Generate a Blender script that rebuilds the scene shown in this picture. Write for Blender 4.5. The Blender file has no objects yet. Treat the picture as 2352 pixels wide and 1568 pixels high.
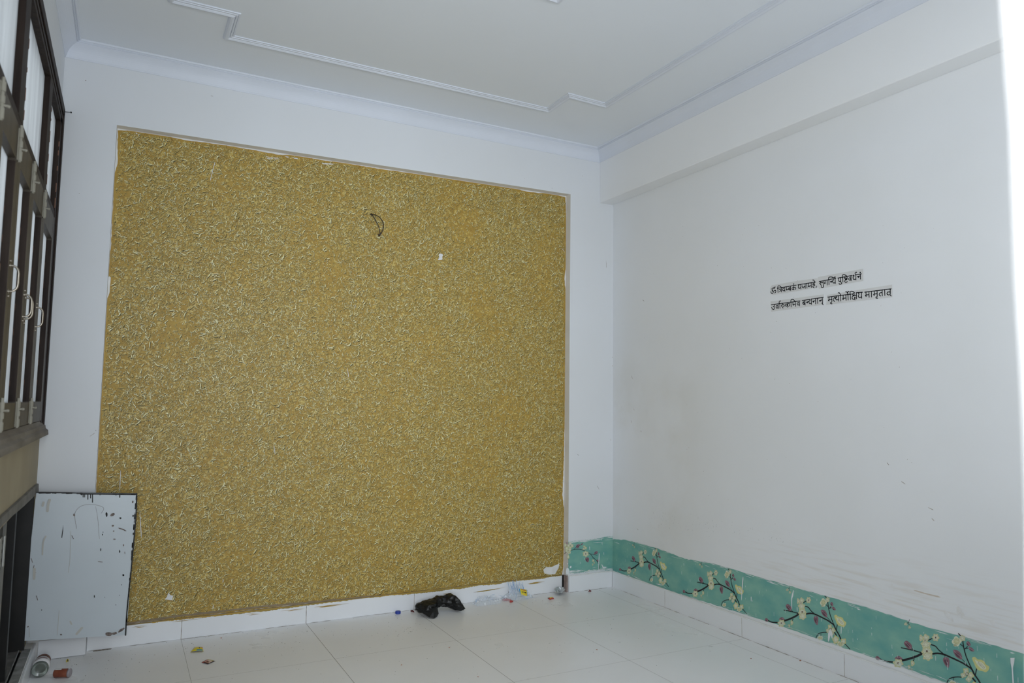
import bpy, bmesh, math, random
import numpy as np
from mathutils import Vector, Matrix

random.seed(7)
S = bpy.context.scene
COL = S.collection

# ------------------------------------------------------------------ camera
CAM = Vector((-2.8393, -3.9533, 1.166))
YAW, PITCH, ROLL, FPX = .4856, .0839, .0128, 1682.6354
PW, PH = 2352, 1568
FW = Vector((math.sin(YAW) * math.cos(PITCH), math.cos(YAW) * math.cos(PITCH), math.sin(PITCH)))
R0 = Vector((math.cos(YAW), -math.sin(YAW), 0)); U0 = R0.cross(FW)
RR = math.cos(ROLL) * R0 + math.sin(ROLL) * U0
UU = -math.sin(ROLL) * R0 + math.cos(ROLL) * U0
cd = bpy.data.cameras.new('camera')
cd.sensor_width = 36; cd.lens = 36 * FPX / PW; cd.clip_start = .02
cam = bpy.data.objects.new('camera', cd); COL.objects.link(cam)
cam.matrix_world = Matrix(((RR.x, UU.x, -FW.x, CAM.x), (RR.y, UU.y, -FW.y, CAM.y), (RR.z, UU.z, -FW.z, CAM.z), (0, 0, 0, 1)))
cd.dof.use_dof = True; cd.dof.focus_distance = 3.9; cd.dof.aperture_fstop = 3.5
S.camera = cam

# ------------------------------------------------------------------ light
S.view_settings.view_transform = 'Standard'; S.view_settings.look = 'None'
S.view_settings.exposure = 0.13; S.view_settings.gamma = 1.0
wd = bpy.data.worlds.new('world'); S.world = wd; wd.use_nodes = True
wd.node_tree.nodes['Background'].inputs[0].default_value = (.88, .94, 1.0, 1)
wd.node_tree.nodes['Background'].inputs[1].default_value = 2.0
S.cycles.max_bounces = 12; S.cycles.diffuse_bounces = 8; S.cycles.transmission_bounces = 8
S.cycles.transparent_max_bounces = 12; S.cycles.caustics_reflective = False; S.cycles.caustics_refractive = False

def area(name, loc, direction, sx, sy, power, color):
    l = bpy.data.lights.new(name, 'AREA'); l.shape = 'RECTANGLE'; l.size = sx; l.size_y = sy
    l.energy = power; l.color = color
    o = bpy.data.objects.new(name, l); COL.objects.link(o); o.location = loc
    o.rotation_euler = Vector(direction).to_track_quat('-Z', 'Y').to_euler()
    return o
# the room is lit by daylight through the doorway behind the camera and the dusty window on the left
o_ = area('doorway_daylight', (-2.9, -4.45, 1.3), (.8, 1, .1), .8, 1.7, 27, (.90, .955, 1.0)); o_.data.spread = math.radians(100)
o_ = area('doorway_sky_daylight', (-2.75, -4.50, 1.20), (.16, 1, .42), 1.0, 1.7, 7, (.88, .95, 1.0)); o_.data.spread = math.radians(105)
o_ = area('jamb_fill_light', (-3.36, -3.95, 1.25), (1, .15, 0), .14, 2.2, 5.5, (1, .98, .96)); o_.data.spread = math.radians(20)  # added narrow lamp that brightens only the door jamb

# ------------------------------------------------------------------ helpers
def ray(u, v):
    return FW + RR * ((u - PW / 2) / FPX) + UU * ((PH / 2 - v) / FPX)
def on(u, v, ax, val):
    """survey point: where the sight line through a photo point meets the plane axis=val"""
    d = ray(u, v); t = (val - CAM[ax]) / d[ax]
    return CAM + d * t
def lin(r, g, b):
    f = lambda c: c / 12.92 if c <= .04045 else ((c + .055) / 1.055) ** 2.4
    return (f(r / 255), f(g / 255), f(b / 255), 1)

def wpos(p):
    v = Vector((0, 0, 0))
    while p is not None:
        v += p.location; p = p.parent
    return v
def tag(o, label=None, cat=None, group=None, kind=None):
    if label: o['label'] = label
    if cat: o['category'] = cat
    if group: o['group'] = group
    if kind: o['kind'] = kind
    return o
def empty(name, loc, label=None, cat=None, group=None, kind=None, parent=None):
    o = bpy.data.objects.new(name, None); COL.objects.link(o); o.empty_display_size = .05
    o.location = Vector(loc) - wpos(parent) if parent else loc
    if parent: o.parent = parent
    return tag(o, label, cat, group, kind)

class MB:
    """collects faces in world space; build() links ONE mesh object"""
    def __init__(s): s.v = []; s.f = []; s.m = []; s.sm = []
    def face(s, pts, m=0, smooth=False):
        n = len(s.v); s.v += [tuple(p) for p in pts]; s.f.append(tuple(range(n, n + len(pts)))); s.m.append(m); s.sm.append(smooth)
    def faces(s, verts, faces, m=0, smooth=False):
        n = len(s.v); s.v += [tuple(p) for p in verts]
        for f in faces:
            s.f.append(tuple(i + n for i in f)); s.m.append(m); s.sm.append(smooth)
    def box(s, a, b, m=0):
        x0, y0, z0 = [min(a[i], b[i]) for i in range(3)]; x1, y1, z1 = [max(a[i], b[i]) for i in range(3)]
        v = [(x0, y0, z0), (x1, y0, z0), (x1, y1, z0), (x0, y1, z0), (x0, y0, z1), (x1, y0, z1), (x1, y1, z1), (x0, y1, z1)]
        s.faces(v, [(0, 3, 2, 1), (4, 5, 6, 7), (0, 1, 5, 4), (1, 2, 6, 5), (2, 3, 7, 6), (3, 0, 4, 7)], m)
    def tube(s, pts, r, m=0, n=8, closed=False):
        pts = [Vector(p) for p in pts]; N = len(pts); rs = r if isinstance(r, (list, tuple)) else [r] * N
        vs = []; fs = []; up = None
        for i, p in enumerate(pts):
            a = pts[max(0, i - 1)]; b = pts[min(N - 1, i + 1)]; t = (b - a).normalized()
            if up is None: up = t.orthogonal().normalized()
            up = (up - t * up.dot(t)).normalized(); w = t.cross(up)
            for k in range(n):
                q = 2 * math.pi * k / n
                vs.append(p + (up * math.cos(q) + w * math.sin(q)) * rs[i])
        for i in range(N - 1):
            for k in range(n):
                fs.append((i * n + k, i * n + (k + 1) % n, (i + 1) * n + (k + 1) % n, (i + 1) * n + k))
        s.faces(vs, fs, m, True)
        s.faces(vs[:n], [tuple(reversed(range(n)))], m); s.faces(vs[-n:], [tuple(range(n))], m)
    def lathe(s, prof, origin, axis, m=0, n=28, ms=None):
        axis = Vector(axis).normalized(); a = axis.orthogonal().normalized(); b = axis.cross(a); o = Vector(origin)
        vs = []
        for (r, h) in prof:
            for k in range(n):
                q = 2 * math.pi * k / n
                vs.append(o + axis * h + (a * math.cos(q) + b * math.sin(q)) * r)
        for i in range(len(prof) - 1):
            fs = [(i * n + k, i * n + (k + 1) % n, (i + 1) * n + (k + 1) % n, (i + 1) * n + k) for k in range(n)]
            base = len(s.v)
            s.faces(vs, fs, ms[i] if ms else m, True) if i == 0 else None
            if i == 0: s._b = base
            else:
                for f in fs:
                    s.f.append(tuple(j + s._b for j in f)); s.m.append(ms[i] if ms else m); s.sm.append(True)
    def build(s, name, mats, parent=None, bevel=0, merge=False):
        me = bpy.data.meshes.new(name); off = wpos(parent) if parent else Vector((0, 0, 0))
        me.from_pydata([tuple(Vector(p) - off) for p in s.v], [], s.f)
        for mt in (mats if isinstance(mats, (list, tuple)) else [mats]): me.materials.append(mt)
        me.polygons.foreach_set('material_index', s.m); me.polygons.foreach_set('use_smooth', s.sm)
        me.update()
        o = bpy.data.objects.new(name, me); COL.objects.link(o)
        if parent: o.parent = parent
        if merge:
            bm = bmesh.new(); bm.from_mesh(me); bmesh.ops.remove_doubles(bm, verts=bm.verts, dist=1e-5); bm.to_mesh(me); bm.free()
        if bevel:
            b = o.modifiers.new('bevel', 'BEVEL'); b.width = bevel; b.segments = 2; b.limit_method = 'ANGLE'
        return o

def smooth_line(p, n=6):
    """Catmull-Rom through the points"""
    p = [Vector(q) for q in p]
    if len(p) < 3: return p
    out = []
    for i in range(len(p) - 1):
        a = p[max(0, i - 1)]; b = p[i]; c = p[i + 1]; d = p[min(len(p) - 1, i + 2)]
        for k in range(n):
            t = k / n
            out.append(.5 * ((2 * b) + (c - a) * t + (2 * a - 5 * b + 4 * c - d) * t * t + (3 * b - a - 3 * c + d) * t ** 3))
    out.append(p[-1]); return out

def ribbon(mb, pts, w, nrm, m=0, cap=True):
    """flat stroke of width w (number or list) on a plane with normal nrm"""
    pts = [Vector(p) for p in pts]; N = len(pts); ws = w if isinstance(w, (list, tuple)) else [w] * N
    L = []; R = []
    for i, p in enumerate(pts):
        t = (pts[min(N - 1, i + 1)] - pts[max(0, i - 1)])
        t = t.normalized() if t.length > 1e-9 else Vector((0, 0, 1))
        s = nrm.cross(t).normalized() * ws[i] / 2
        L.append(p + s); R.append(p - s)
    for i in range(N - 1): mb.face([R[i], R[i + 1], L[i + 1], L[i]], m)
    if cap:
        for i in (0, N - 1): disc(mb, pts[i] - nrm * .00007, ws[i] / 2, nrm, m)
def disc(mb, c, r, nrm, m=0, n=10):
    a = nrm.orthogonal().normalized(); b = nrm.cross(a)
    mb.face([c + (a * math.cos(2 * math.pi * k / n) + b * math.sin(2 * math.pi * k / n)) * r for k in range(n)], m)

# ------------------------------------------------------------------ materials
def mat(name, color, rough=.6, spec=.5, metal=0, trans=0, alpha=1, ior=1.45, emit=None):
    m = bpy.data.materials.new(name); m.use_nodes = True
    b = m.node_tree.nodes['Principled BSDF']
    b.inputs['Base Color'].default_value = color if len(color) == 4 else (*color, 1)
    b.inputs['Roughness'].default_value = rough; b.inputs['Specular IOR Level'].default_value = spec
    b.inputs['Metallic'].default_value = metal; b.inputs['Transmission Weight'].default_value = trans
    b.inputs['Alpha'].default_value = alpha; b.inputs['IOR'].default_value = ior
    return m
def nodes(m): return m.node_tree.nodes, m.node_tree.links, m.node_tree.nodes['Principled BSDF']
def noisy(name, c1, c2, scale=4, rough=.6, spec=.4, detail=4, bump=0, bscale=60, lo=.35, hi=.65, stretch=(1, 1, 1), **k):
    m = mat(name, c1, rough, spec, **k); N, L, b = nodes(m)
    tc = N.new('ShaderNodeTexCoord'); mp = N.new('ShaderNodeMapping'); mp.inputs['Scale'].default_value = stretch
    nz = N.new('ShaderNodeTexNoise'); nz.inputs['Scale'].default_value = scale; nz.inputs['Detail'].default_value = detail
    cr = N.new('ShaderNodeValToRGB'); cr.color_ramp.elements[0].position = lo; cr.color_ramp.elements[1].position = hi
    cr.color_ramp.elements[0].color = c1 if len(c1) == 4 else (*c1, 1); cr.color_ramp.elements[1].color = c2 if len(c2) == 4 else (*c2, 1)
    L.new(tc.outputs['Object'], mp.inputs['Vector']); L.new(mp.outputs['Vector'], nz.inputs['Vector'])
    L.new(nz.outputs['Fac'], cr.inputs['Fac']); L.new(cr.outputs['Color'], b.inputs['Base Color'])
    if bump:
        n2 = N.new('ShaderNodeTexNoise'); n2.inputs['Scale'].default_value = bscale; n2.inputs['Detail'].default_value = 5
        bp = N.new('ShaderNodeBump'); bp.inputs['Strength'].default_value = bump; bp.inputs['Distance'].default_value = .01
        L.new(mp.outputs['Vector'], n2.inputs['Vector']); L.new(n2.outputs['Fac'], bp.inputs['Height']); L.new(bp.outputs['Normal'], b.inputs['Normal'])
    return m

WALL = noisy('white_wall_paint', (.700, .718, .742), (.685, .70, .716), 1.6, .55, .35, bump=.05, bscale=14)
CEIL = noisy('ceiling_paint', (.755, .785, .825), (.74, .77, .805), .9, .6, .3, bump=.03, bscale=5)
CORN = noisy('cornice_paint', (.68, .71, .775), (.66, .69, .75), 3, .5, .4)
PUTTY = noisy('bare_putty', (.80, .775, .735), (.75, .725, .685), 8, .8, .2, bump=.1, bscale=60)
PUTW = noisy('white_putty', (.76, .765, .77), (.69, .685, .67), 20, .7, .3, bump=.2, bscale=90)
TILE = noisy('skirting_tile', (.77, .785, .81), (.745, .76, .785), 2, .22, .5)
GROUT = mat('grout', (.20, .175, .15), .9)
GRIME = noisy('grime', (.20, .17, .14), (.50, .46, .41), 30, .9, .2)
CREAM = noisy('cream_wall_paint', (.36, .31, .215), (.31, .265, .185), 4, .7, .3, bump=.05, bscale=30)
def floor_material():
    m = noisy('floor_tile', (.82, .825, .83), (.775, .775, .77), 1.3, .22, .5, detail=6)
    N, L, b = nodes(m)
    tc = N.new('ShaderNodeTexCoord'); n2 = N.new('ShaderNodeTexNoise'); n2.inputs['Scale'].default_value = 2.5; n2.inputs['Detail'].default_value = 8
    mr = N.new('ShaderNodeMapRange'); mr.inputs[1].default_value = .3; mr.inputs[2].default_value = .7; mr.inputs[3].default_value = .26; mr.inputs[4].default_value = .34
    L.new(tc.outputs['Object'], n2.inputs['Vector']); L.new(n2.outputs['Fac'], mr.inputs[0]); L.new(mr.outputs[0], b.inputs['Roughness'])
    return m
FLOOR = floor_material()
def right_wall_material():
    """white paint with faint yellowed patches near the corner and brush-dragged beige above the border"""
    m = mat('stained_wall_paint', (.75, .76, .77), .55, .35); N, L, b = nodes(m)
    tc = N.new('ShaderNodeTexCoord'); sp = N.new('ShaderNodeSeparateXYZ'); L.new(tc.outputs['Object'], sp.inputs[0])
    def rng(sock, a0, a1, b0=0, b1=1):
        r = N.new('ShaderNodeMapRange'); r.interpolation_type = 'SMOOTHSTEP'
        r.inputs[1].default_value = a0; r.inputs[2].default_value = a1; r.inputs[3].default_value = b0; r.inputs[4].default_value = b1
        L.new(sock, r.inputs[0]); return r.outputs[0]
    def mul(a, c):
        x = N.new('ShaderNodeMath'); x.operation = 'MULTIPLY'; L.new(a, x.inputs[0])
        if hasattr(c, 'links'): L.new(c, x.inputs[1])
        else: x.inputs[1].default_value = c
        return x.outputs[0]
    def noise(scale, stretch, detail=5):
        mp = N.new('ShaderNodeMapping'); mp.inputs['Scale'].default_value = stretch; L.new(tc.outputs['Object'], mp.inputs['Vector'])
        n = N.new('ShaderNodeTexNoise'); n.inputs['Scale'].default_value = scale; n.inputs['Detail'].default_value = detail; L.new(mp.outputs['Vector'], n.inputs['Vector']); return n.outputs['Fac']
    stain = mul(mul(rng(sp.outputs['Y'], -1.1, -.35), rng(noise(1.7, (1, 1, 1)), .42, .66)), mul(rng(sp.outputs['Z'], 1.7, 1.1), .55))
    drag = mul(mul(rng(sp.outputs['Z'], .62, .36), rng(sp.outputs['Z'], .30, .34)), mul(rng(noise(7, (1, .6, 9)), .46, .70), rng(sp.outputs['Y'], -.9, -1.7)))
    mott = rng(noise(1.4, (1, 1, 1)), .35, .65)
    def mix(fac, a, c):
        x = N.new('ShaderNodeMix'); x.data_type = 'RGBA'; L.new(fac, x.inputs[0])
        if isinstance(a, tuple): x.inputs[6].default_value = a
        else: L.new(a, x.inputs[6])
        x.inputs[7].default_value = c; return x.outputs[2]
    c = mix(mott, (.762, .775, .79, 1), (.740, .752, .762, 1))
    c = mix(stain, c, (.62, .60, .545, 1)); c = mix(mul(drag, .55), c, (.62, .575, .51, 1))
    L.new(c, b.inputs['Base Color'])
    n2 = noise(14, (1, 1, 1)); bp = N.new('ShaderNodeBump'); bp.inputs['Strength'].default_value = .05; bp.inputs['Distance'].default_value = .01
    L.new(n2, bp.inputs['Height']); L.new(bp.outputs['Normal'], b.inputs['Normal'])
    return m
RWALL = right_wall_material()
WOOD = noisy('dark_brown_wood', (.020, .014, .012), (.034, .024, .019), 6, .55, .12, stretch=(8, 8, .6), bump=.1, bscale=20)
SASHW = noisy('brown_sash_wood', (.038, .029, .020), (.062, .048, .034), 6, .45, .35, stretch=(8, 8, .6), bump=.1, bscale=20)
BARE = mat('bare_wood', (.17, .085, .055), .7)
SILLM = noisy('weathered_sill', (.13, .11, .092), (.20, .18, .155), 12, .7, .3, stretch=(1, .3, 2), bump=.3, bscale=30)
BLACK = noisy('black_paint', (.006, .006, .006), (.012, .011, .010), 9, .5, .4)
STEEL = mat('steel', (.40, .36, .30), .36, .5, 1)
BOLTM = mat('beige_painted_metal', (.27, .255, .205), .5)
SLABM = noisy('grey_stone', (.12, .115, .105), (.19, .18, .165), 14, .7, .3, bump=.25, bscale=40)
CONC = noisy('rough_concrete', (.16, .16, .15), (.30, .30, .29), 16, .85, .2, bump=.3, bscale=50)
def glass_pane_mat():
    """window glass under a film of dust: part clear, part scattering"""
    m = mat('dusty_window_glass', (.93, .96, .97), .18, .5, trans=.9, ior=1.45); N, L, b = nodes(m)
    tc = N.new('ShaderNodeTexCoord'); mp = N.new('ShaderNodeMapping'); mp.inputs['Scale'].default_value = (1, 3, .6)
    n = N.new('ShaderNodeTexNoise'); n.inputs['Scale'].default_value = 3; n.inputs['Detail'].default_value = 6
    mr = N.new('ShaderNodeMapRange'); mr.inputs[1].default_value = .35; mr.inputs[2].default_value = .7; mr.inputs[3].default_value = .5; mr.inputs[4].default_value = .8
    tr = N.new('ShaderNodeBsdfTranslucent'); tr.inputs[0].default_value = (.60, .615, .62, 1); mx = N.new('ShaderNodeMixShader'); out = N['Material Output']
    L.new(tc.outputs['Object'], mp.inputs['Vector']); L.new(mp.outputs['Vector'], n.inputs['Vector']); L.new(n.outputs['Fac'], mr.inputs[0]); L.new(mr.outputs[0], mx.inputs[0])
    L.new(b.outputs[0], mx.inputs[1]); L.new(tr.outputs[0], mx.inputs[2]); L.new(mx.outputs[0], out.inputs[0])
    return m
PANE = glass_pane_mat()
BOARD = noisy('pale_laminate', (.53, .58, .615), (.50, .55, .58), 3, .3, .5)
INK = mat('black_ink', (.006, .006, .009), 1.0, 0)
PAPER = noisy('grey_paper', (.66, .655, .65), (.62, .615, .605), 9, .6, .3)

# ------------------------------------------------------------------ room shell
XL, XR_, H = -3.165, .004, 2.85          # left wall face, right wall face, ceiling
YB = .004                                 # pier face of the back wall
RXL, RXR = -2.933, -.334                  # recess sides
ZTL, ZTR = 2.486, 2.524                   # recess head, a touch out of level
YR = .056                                 # recess back
YF = -3.70                                # inner face of the front wall

# floor with its tile joints
b = MB()
b.box((-3.6, -5.2, -.1), (.3, .25, 0), 0)
def joint(p, q, w=.0022):
    p = Vector((*p, .0003)); q = Vector((*q, .0003)); ribbon(b, [p, q], w, Vector((0, 0, 1)), 1, False)
for i in range(6): joint((-.1315 - .6 * i, .044), (-.1315 - .6 * i, -3.7), .0016 if i in (2, 3) else .0011)
for i in range(7): joint((-3.13, -.5496 - .6 * i), (-.006, -.5496 - .6 * i), .0009)
rng_ = random.Random(3)
# grimy line where the floor meets the skirting
for (p, q, n) in [((-2.925, .041, 0), (-.335, .041, 0), 46), ((-.33, -.010, 0), (-.01, -.010, 0), 9), ((-.010, -.01, 0), (-.010, -2.4, 0), 40)]:
    p = Vector(p); q = Vector(q)
    for k in range(n):
        if rng_.random() < .8:
            a0 = p.lerp(q, (k + .02) / n); a1 = p.lerp(q, (k + rng_.uniform(.7, 1.1)) / n)
            a0.z = a1.z = .0004
            ribbon(b, [a0, a0.lerp(a1, .5), a1], [rng_.uniform(.001, .004), rng_.uniform(.003, .008), rng_.uniform(.001, .004)], Vector((0, 0, 1)), 2, False)
fl = b.build('floor', [FLOOR, GROUT, GRIME]); tag(fl, kind='structure')

# ceiling
b = MB(); b.box((-3.5, -3.9, H), (.3, .25, H + .1)); tag(b.build('ceiling', CEIL), kind='structure')

# back wall: recess back, two piers, head; the reveals are bare putty
b = MB()
b.box((-3.5, YR, -.05), (.3, .25, 3), 1)
def pier(x0, x1, z0, z1): b.box((x0, YB, z0), (x1, YR, z1), 0)
pier(-3.5, RXL, 0, 3); pier(RXR, .3, 0, 3)
b.faces([(RXL, YB, ZTL), (RXR, YB, ZTR), (RXR, YB, 3), (RXL, YB, 3)], [(0, 1, 2, 3)], 0)
b.faces([(RXL, YB, ZTL), (RXR, YB, ZTR), (RXR, YR, ZTR), (RXL, YR, ZTL)], [(0, 3, 2, 1)], 2)
b.faces([(RXR - .0005, YB, .1), (RXR - .0005, YR, .1), (RXR - .0005, YR, ZTR), (RXR - .0005, YB, ZTR)], [(0, 1, 2, 3)], 2)
b.faces([(RXL + .0005, YB, .1), (RXL + .0005, YR, .1), (RXL + .0005, YR, ZTL), (RXL + .0005, YB, ZTL)], [(3, 2, 1, 0)], 2)
# small chips and pencil ticks on the paint
def tick(mb, pts, ax, val, w, nrm, m):
    Q = [on(u, v, ax, val) for u, v in pts]; Q = [Q[0], *[Q[i].lerp(Q[i + 1], t) for i in range(len(Q) - 1) for t in (.2, .5, .8)], Q[-1]]
    ribbon(mb, Q, [w * rng_.uniform(.25, .45)] + [w * rng_.uniform(.6, 1) for _ in Q[2:]] + [w * .2], nrm, m, False)
NY = Vector((0, -1, 0)); NX = Vector((-1, 0, 0))
for (u, v) in [(197, 185), (720, 219), (640, 208), (1265, 350), (1338, 404), (1205, 200 + 210), (1268, 432), (182, 444), (1407, 820), (1407, 840), (1403, 1010), (220, 988)]:
    disc(b, on(u, v, 1, YB - .0006), rng_.uniform(.0015, .003), NY, 3, 7)
for pts in [[(1392, 598), (1393, 616)], [(1325, 1042), (1330, 1046)], [(1372, 1115), (1376, 1124)], [(474 + 10, 220), (480 + 10, 221)], [(218, 994), (206, 1002)]]:
    tick(b, pts, 1, YB - .0006, .0025, NY, 3)
tag(b.build('wall_back', [WALL, PUTW, PUTTY, GRIME]), kind='structure')

# right wall with its scuffs
b = MB()
b.box((XR_, -4.2, -.05), (.3, .25, 3), 0)
for k in range(110):                                        # grey paint specks low on the wall
    t = rng_.random(); u = 1495 + 330 * t ** 1.3 + rng_.gauss(0, 12); v = 1182 + 60 * t + rng_.gauss(0, 11)
    p = on(u, v, 0, XR_ - .0006); l = rng_.uniform(.0015, .007)
    ribbon(b, [p, p + Vector((0, rng_.uniform(-.002, .002), -l))], rng_.uniform(.0006, .0016), NX, 4, False)
for k in range(60):
    u = rng_.uniform(1420, 2150); v = rng_.uniform(480, 1150)
    disc(b, on(u, v, 0, XR_ - .0006), rng_.uniform(.0008, .0018), NX, 1, 6)
for pts in [[(1450, 862), (1453, 870)], [(1455, 938), (1457, 942)], [(1449, 965), (1451, 972)], [(1472, 988), (1473, 992)], [(1463, 1213), (1466, 1217)], [(1476, 688), (1480, 692)],
            [(2132, 1165), (2144, 1171)], [(2140, 1190), (2146, 1196)], [(2037, 1062), (2042, 1068)], [(2070, 1105), (2080, 1112)]]:
    tick(b, pts, 0, XR_ - .0006, .0032, NX, 1)
tick(b, [(2099, 1355), (2130, 1364), (2160, 1371)], 0, XR_ - .0006, .006, NX, 2)
for (u, v, r) in [(2174, 1409, .012), (2181, 1419, .010), (2203, 1402, .016), (2210, 1412, .012), (2230, 1433, .010), (2048, 1345, .010), (2051, 1353, .009), (2188, 1425, .007), (2256, 1461, .008), (1999, 1371, .008), (2281, 1430, .012)]:
    p = on(u, v, 0, XR_ - .0008 - rng_.uniform(0, .0006)); n = 9
    b.face([p + Vector((0, math.cos(q) * r * rng_.uniform(.5, 1.1), math.sin(q) * r * rng_.uniform(.6, 1.3))) for q in [2 * math.pi * k / n for k in range(n)]], 3)
tag(b.build('wall_right', [RWALL, GRIME, mat('tan_streak', (.56, .49, .41), .8), PUTW, mat('grey_speck', (.40, .41, .41), .8)]), kind='structure')

# concrete beam boxed along the top of the right wall
b = MB(); b.box((-.105, -4.2, 2.4987), (XR_, YB, 2.95)); tag(b.build('beam', noisy('beam_paint', (.80, .808, .815), (.785, .79, .79), 1.6, .6, .3, bump=.05, bscale=14), bevel=.004), kind='structure')

# left wall: cream below the window, white around it, cupboard opening low down
WY0, WY1, WZ0, WZ1 = -2.13, -.004, 1.0, 2.515              # window opening
CY0, CY1, CZ0, CZ1 = -1.85, -.105, .085, .745               # cupboard opening
b = MB()
def lw(y0, y1, z0, z1, m): b.box((XL - .16, y0, z0), (XL, y1, z1), m)
lw(-3.72, .2, WZ1, 3, 0); lw(-3.72, WY0, WZ0, WZ1, 0); lw(-3.72, .2, CZ1 + .001, WZ0, 1)
lw(WY1, .2, WZ0, WZ1, 0); lw(-3.72, CY0, 0, CZ1, 1); lw(CY1, .2, 0, CZ1, 1); lw(CY0, CY1, -.02, CZ0 - .03, 1)
for (u, v) in [(71, 1034), (96, 1090)]: disc(b, on(u, v, 0, XL + .0006), .004, Vector((1, 0, 0)), 2, 8)
tag(b.build('wall_left', [WALL, CREAM, GRIME]), kind='structure')

# front wall: the doorway the camera stands in, and an open window further right
JE = [on(u, v, 1, YF) for u, v in [(2286, 0), (2297, 150), (2308, 300), (2314, 470), (2320, 640), (2333, 850), (2340, 1000), (2345, 1150), (2347, 1300), (2350, 1568)]]
JE = [Vector((JE[0].x + .002, YF, 2.15))] + JE + [Vector((JE[-1].x - .002, YF, 0))]
JX = -2.345
b = MB()
Y0 = -3.85
b.box((JX, Y0, 0), (-2.1, YF, 2.15)); b.box((-2.1, Y0, 0), (-.45, YF, .95)); b.box((-2.1, Y0, 2.3), (-.45, YF, 2.95)); b.box((-.45, Y0, 0), (.1, YF, 2.95)); b.box((-3.5, Y0, 2.15), (-2.1, YF, 2.95)); b.box((-3.5, Y0, 0), (-3.12, YF, 2.15))
# uneven plastered jamb
for i in range(len(JE) - 1):
    p, q = JE[i], JE[i + 1]
    ring = lambda e: [Vector((JX + .02, YF, e.z)), Vector((e.x + .006, YF + .0005, e.z)), Vector((e.x, YF - .006, e.z)), Vector((e.x, Y0, e.z))]
    A, B = ring(p), ring(q)
    for k in range(3): b.face([A[k], B[k], B[k + 1], A[k + 1]], 0, False)
tag(b.build('wall_front', WALL), kind='structure')

# cornice swept round the ceiling
b = MB()
prof = [(0, -.077), (.004, -.077), (.007, -.071)] + [(.007 + .041 * (1 - math.cos(t)), -.071 + .056 * math.sin(t)) for t in [math.pi / 2 * k / 8 for k in range(1, 9)]]
def cove(t): # shallow ogee between wall and ceiling
    return (.005 + .042 * t - .006 * math.sin(math.pi * t), -.072 + .058 * t + .005 * math.sin(math.pi * t))
prof = [(0, -.0785), (.003, -.0785), (.004, -.0735), (.005, -.072)] + [cove(k / 8) for k in range(1, 9)] + \
       [(.0475, -.0095), (.053, -.0125), (.0545, -.012), (.055, -.0060), (.0605, -.0085), (.063, -.0075), (.066, -.003), (.066, .001)]
def rect(d): return [(XL + d, YB - d), (-.105 - d, YB - d), (-.105 - d, YF + d), (XL + d, YF + d)]
for i in range(len(prof) - 1):
    a = rect(prof[i][0]); c = rect(prof[i + 1][0])
    for k in range(4):
        k2 = (k + 1) % 4
        b.face([(*a[k], H + prof[i][1]), (*c[k], H + prof[i + 1][1]), (*c[k2], H + prof[i + 1][1]), (*a[k2], H + prof[i][1])], 0)
tag(b.build('trim_1', CORN), kind='structure')

# picture-frame mouldings on the ceiling
def moulding(name, path, prof):
    """path runs with the room's middle on its left; prof = (offset outward, drop)"""
    b = MB(); n = len(path); P = [Vector((*p, 0)) for p in path]
    def off(d):
        out = []
        for i in range(n):
            e1 = (P[i] - P[i - 1]).normalized(); e2 = (P[(i + 1) % n] - P[i]).normalized()
            n1 = Vector((e1.y, -e1.x, 0)); n2 = Vector((e2.y, -e2.x, 0))
            m = (n1 + n2); m = m / max(.2, m.dot(n1)); out.append(P[i] + m * d)
        return out
    for i in range(len(prof) - 1):
        a = off(prof[i][0]); c = off(prof[i + 1][0])
        for k in range(n):
            k2 = (k + 1) % n
            b.face([(a[k].x, a[k].y, H - prof[i][1]), (c[k].x, c[k].y, H - prof[i + 1][1]), (c[k2].x, c[k2].y, H - prof[i + 1][1]), (a[k2].x, a[k2].y, H - prof[i][1])], 0)
    return tag(b.build(name, CORN), kind='structure')
mp_ = [(-.022, -.001), (-.022, .005), (-.015, .006), (-.014, .003), (-.012, .008), (-.005, .009), (-.004, .005), (-.001, .010), (.006, .014), (.014, .013), (.020, .008), (.023, .003), (.024, -.001)]
yn = -3.27
path = [(-2.49, -.43), (-2.49, -.65), (-2.735, -.65), (-2.735, yn + .22), (-2.49, yn + .22), (-2.49, yn), (-.762, yn), (-.762, yn + .22), (-.515, yn + .22), (-.515, -.648), (-.764, -.658), (-.762, -.43)]
moulding('trim_2', path, mp_)
moulding('trim_3', [(-1.94, -2.10), (-1.325, -2.10), (-1.325, -1.445), (-1.94, -1.445)], mp_)

# skirting tiles
GLUE_ = noisy('glue_stained_ledge', (.24, .185, .115), (.36, .27, .12), 18, .85, .2)
def skirting(name, tiles, top, joints=()):
    b = MB()
    for t in joints: b.box(*t, 2)
    for t in tiles: b.box(*t, 0)
    for t in top: b.box(*t, 1)
    o = b.build(name, [TILE, GLUE_ if name == 'baseboard_back' else PUTW, GRIME], bevel=.0012); return tag(o, kind='structure')
g = .0012
xs = [-2.932] + [-.1315 - .6 * i for i in (4, 3, 2, 1)] + [-.352]
skirting('baseboard_back', [((xs[i] + g, .045, 0), (xs[i + 1] - g, .0555, .0965)) for i in range(5)], [((xs[0], .0447, .0935), (xs[-1], .0547, .0985))], [((x_ - .0035, .0456, .001), (x_ + .0035, .054, .0795)) for x_ in xs[1:-1]])
skirting('baseboard_pier', [((RXR + .001, -.006, 0), (-.0065, .0035, .0955)), ((-3.118, -.012, .002), (-2.9335, -.002, .086))],
         [((RXR + .003, -.004, 0), (-.008, .0039, .101)), ((-3.16, -.003, 0), (-2.936, .0039, .092))])
ys = [-.006] + [-.5227 - .6 * i for i in range(5)]
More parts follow.
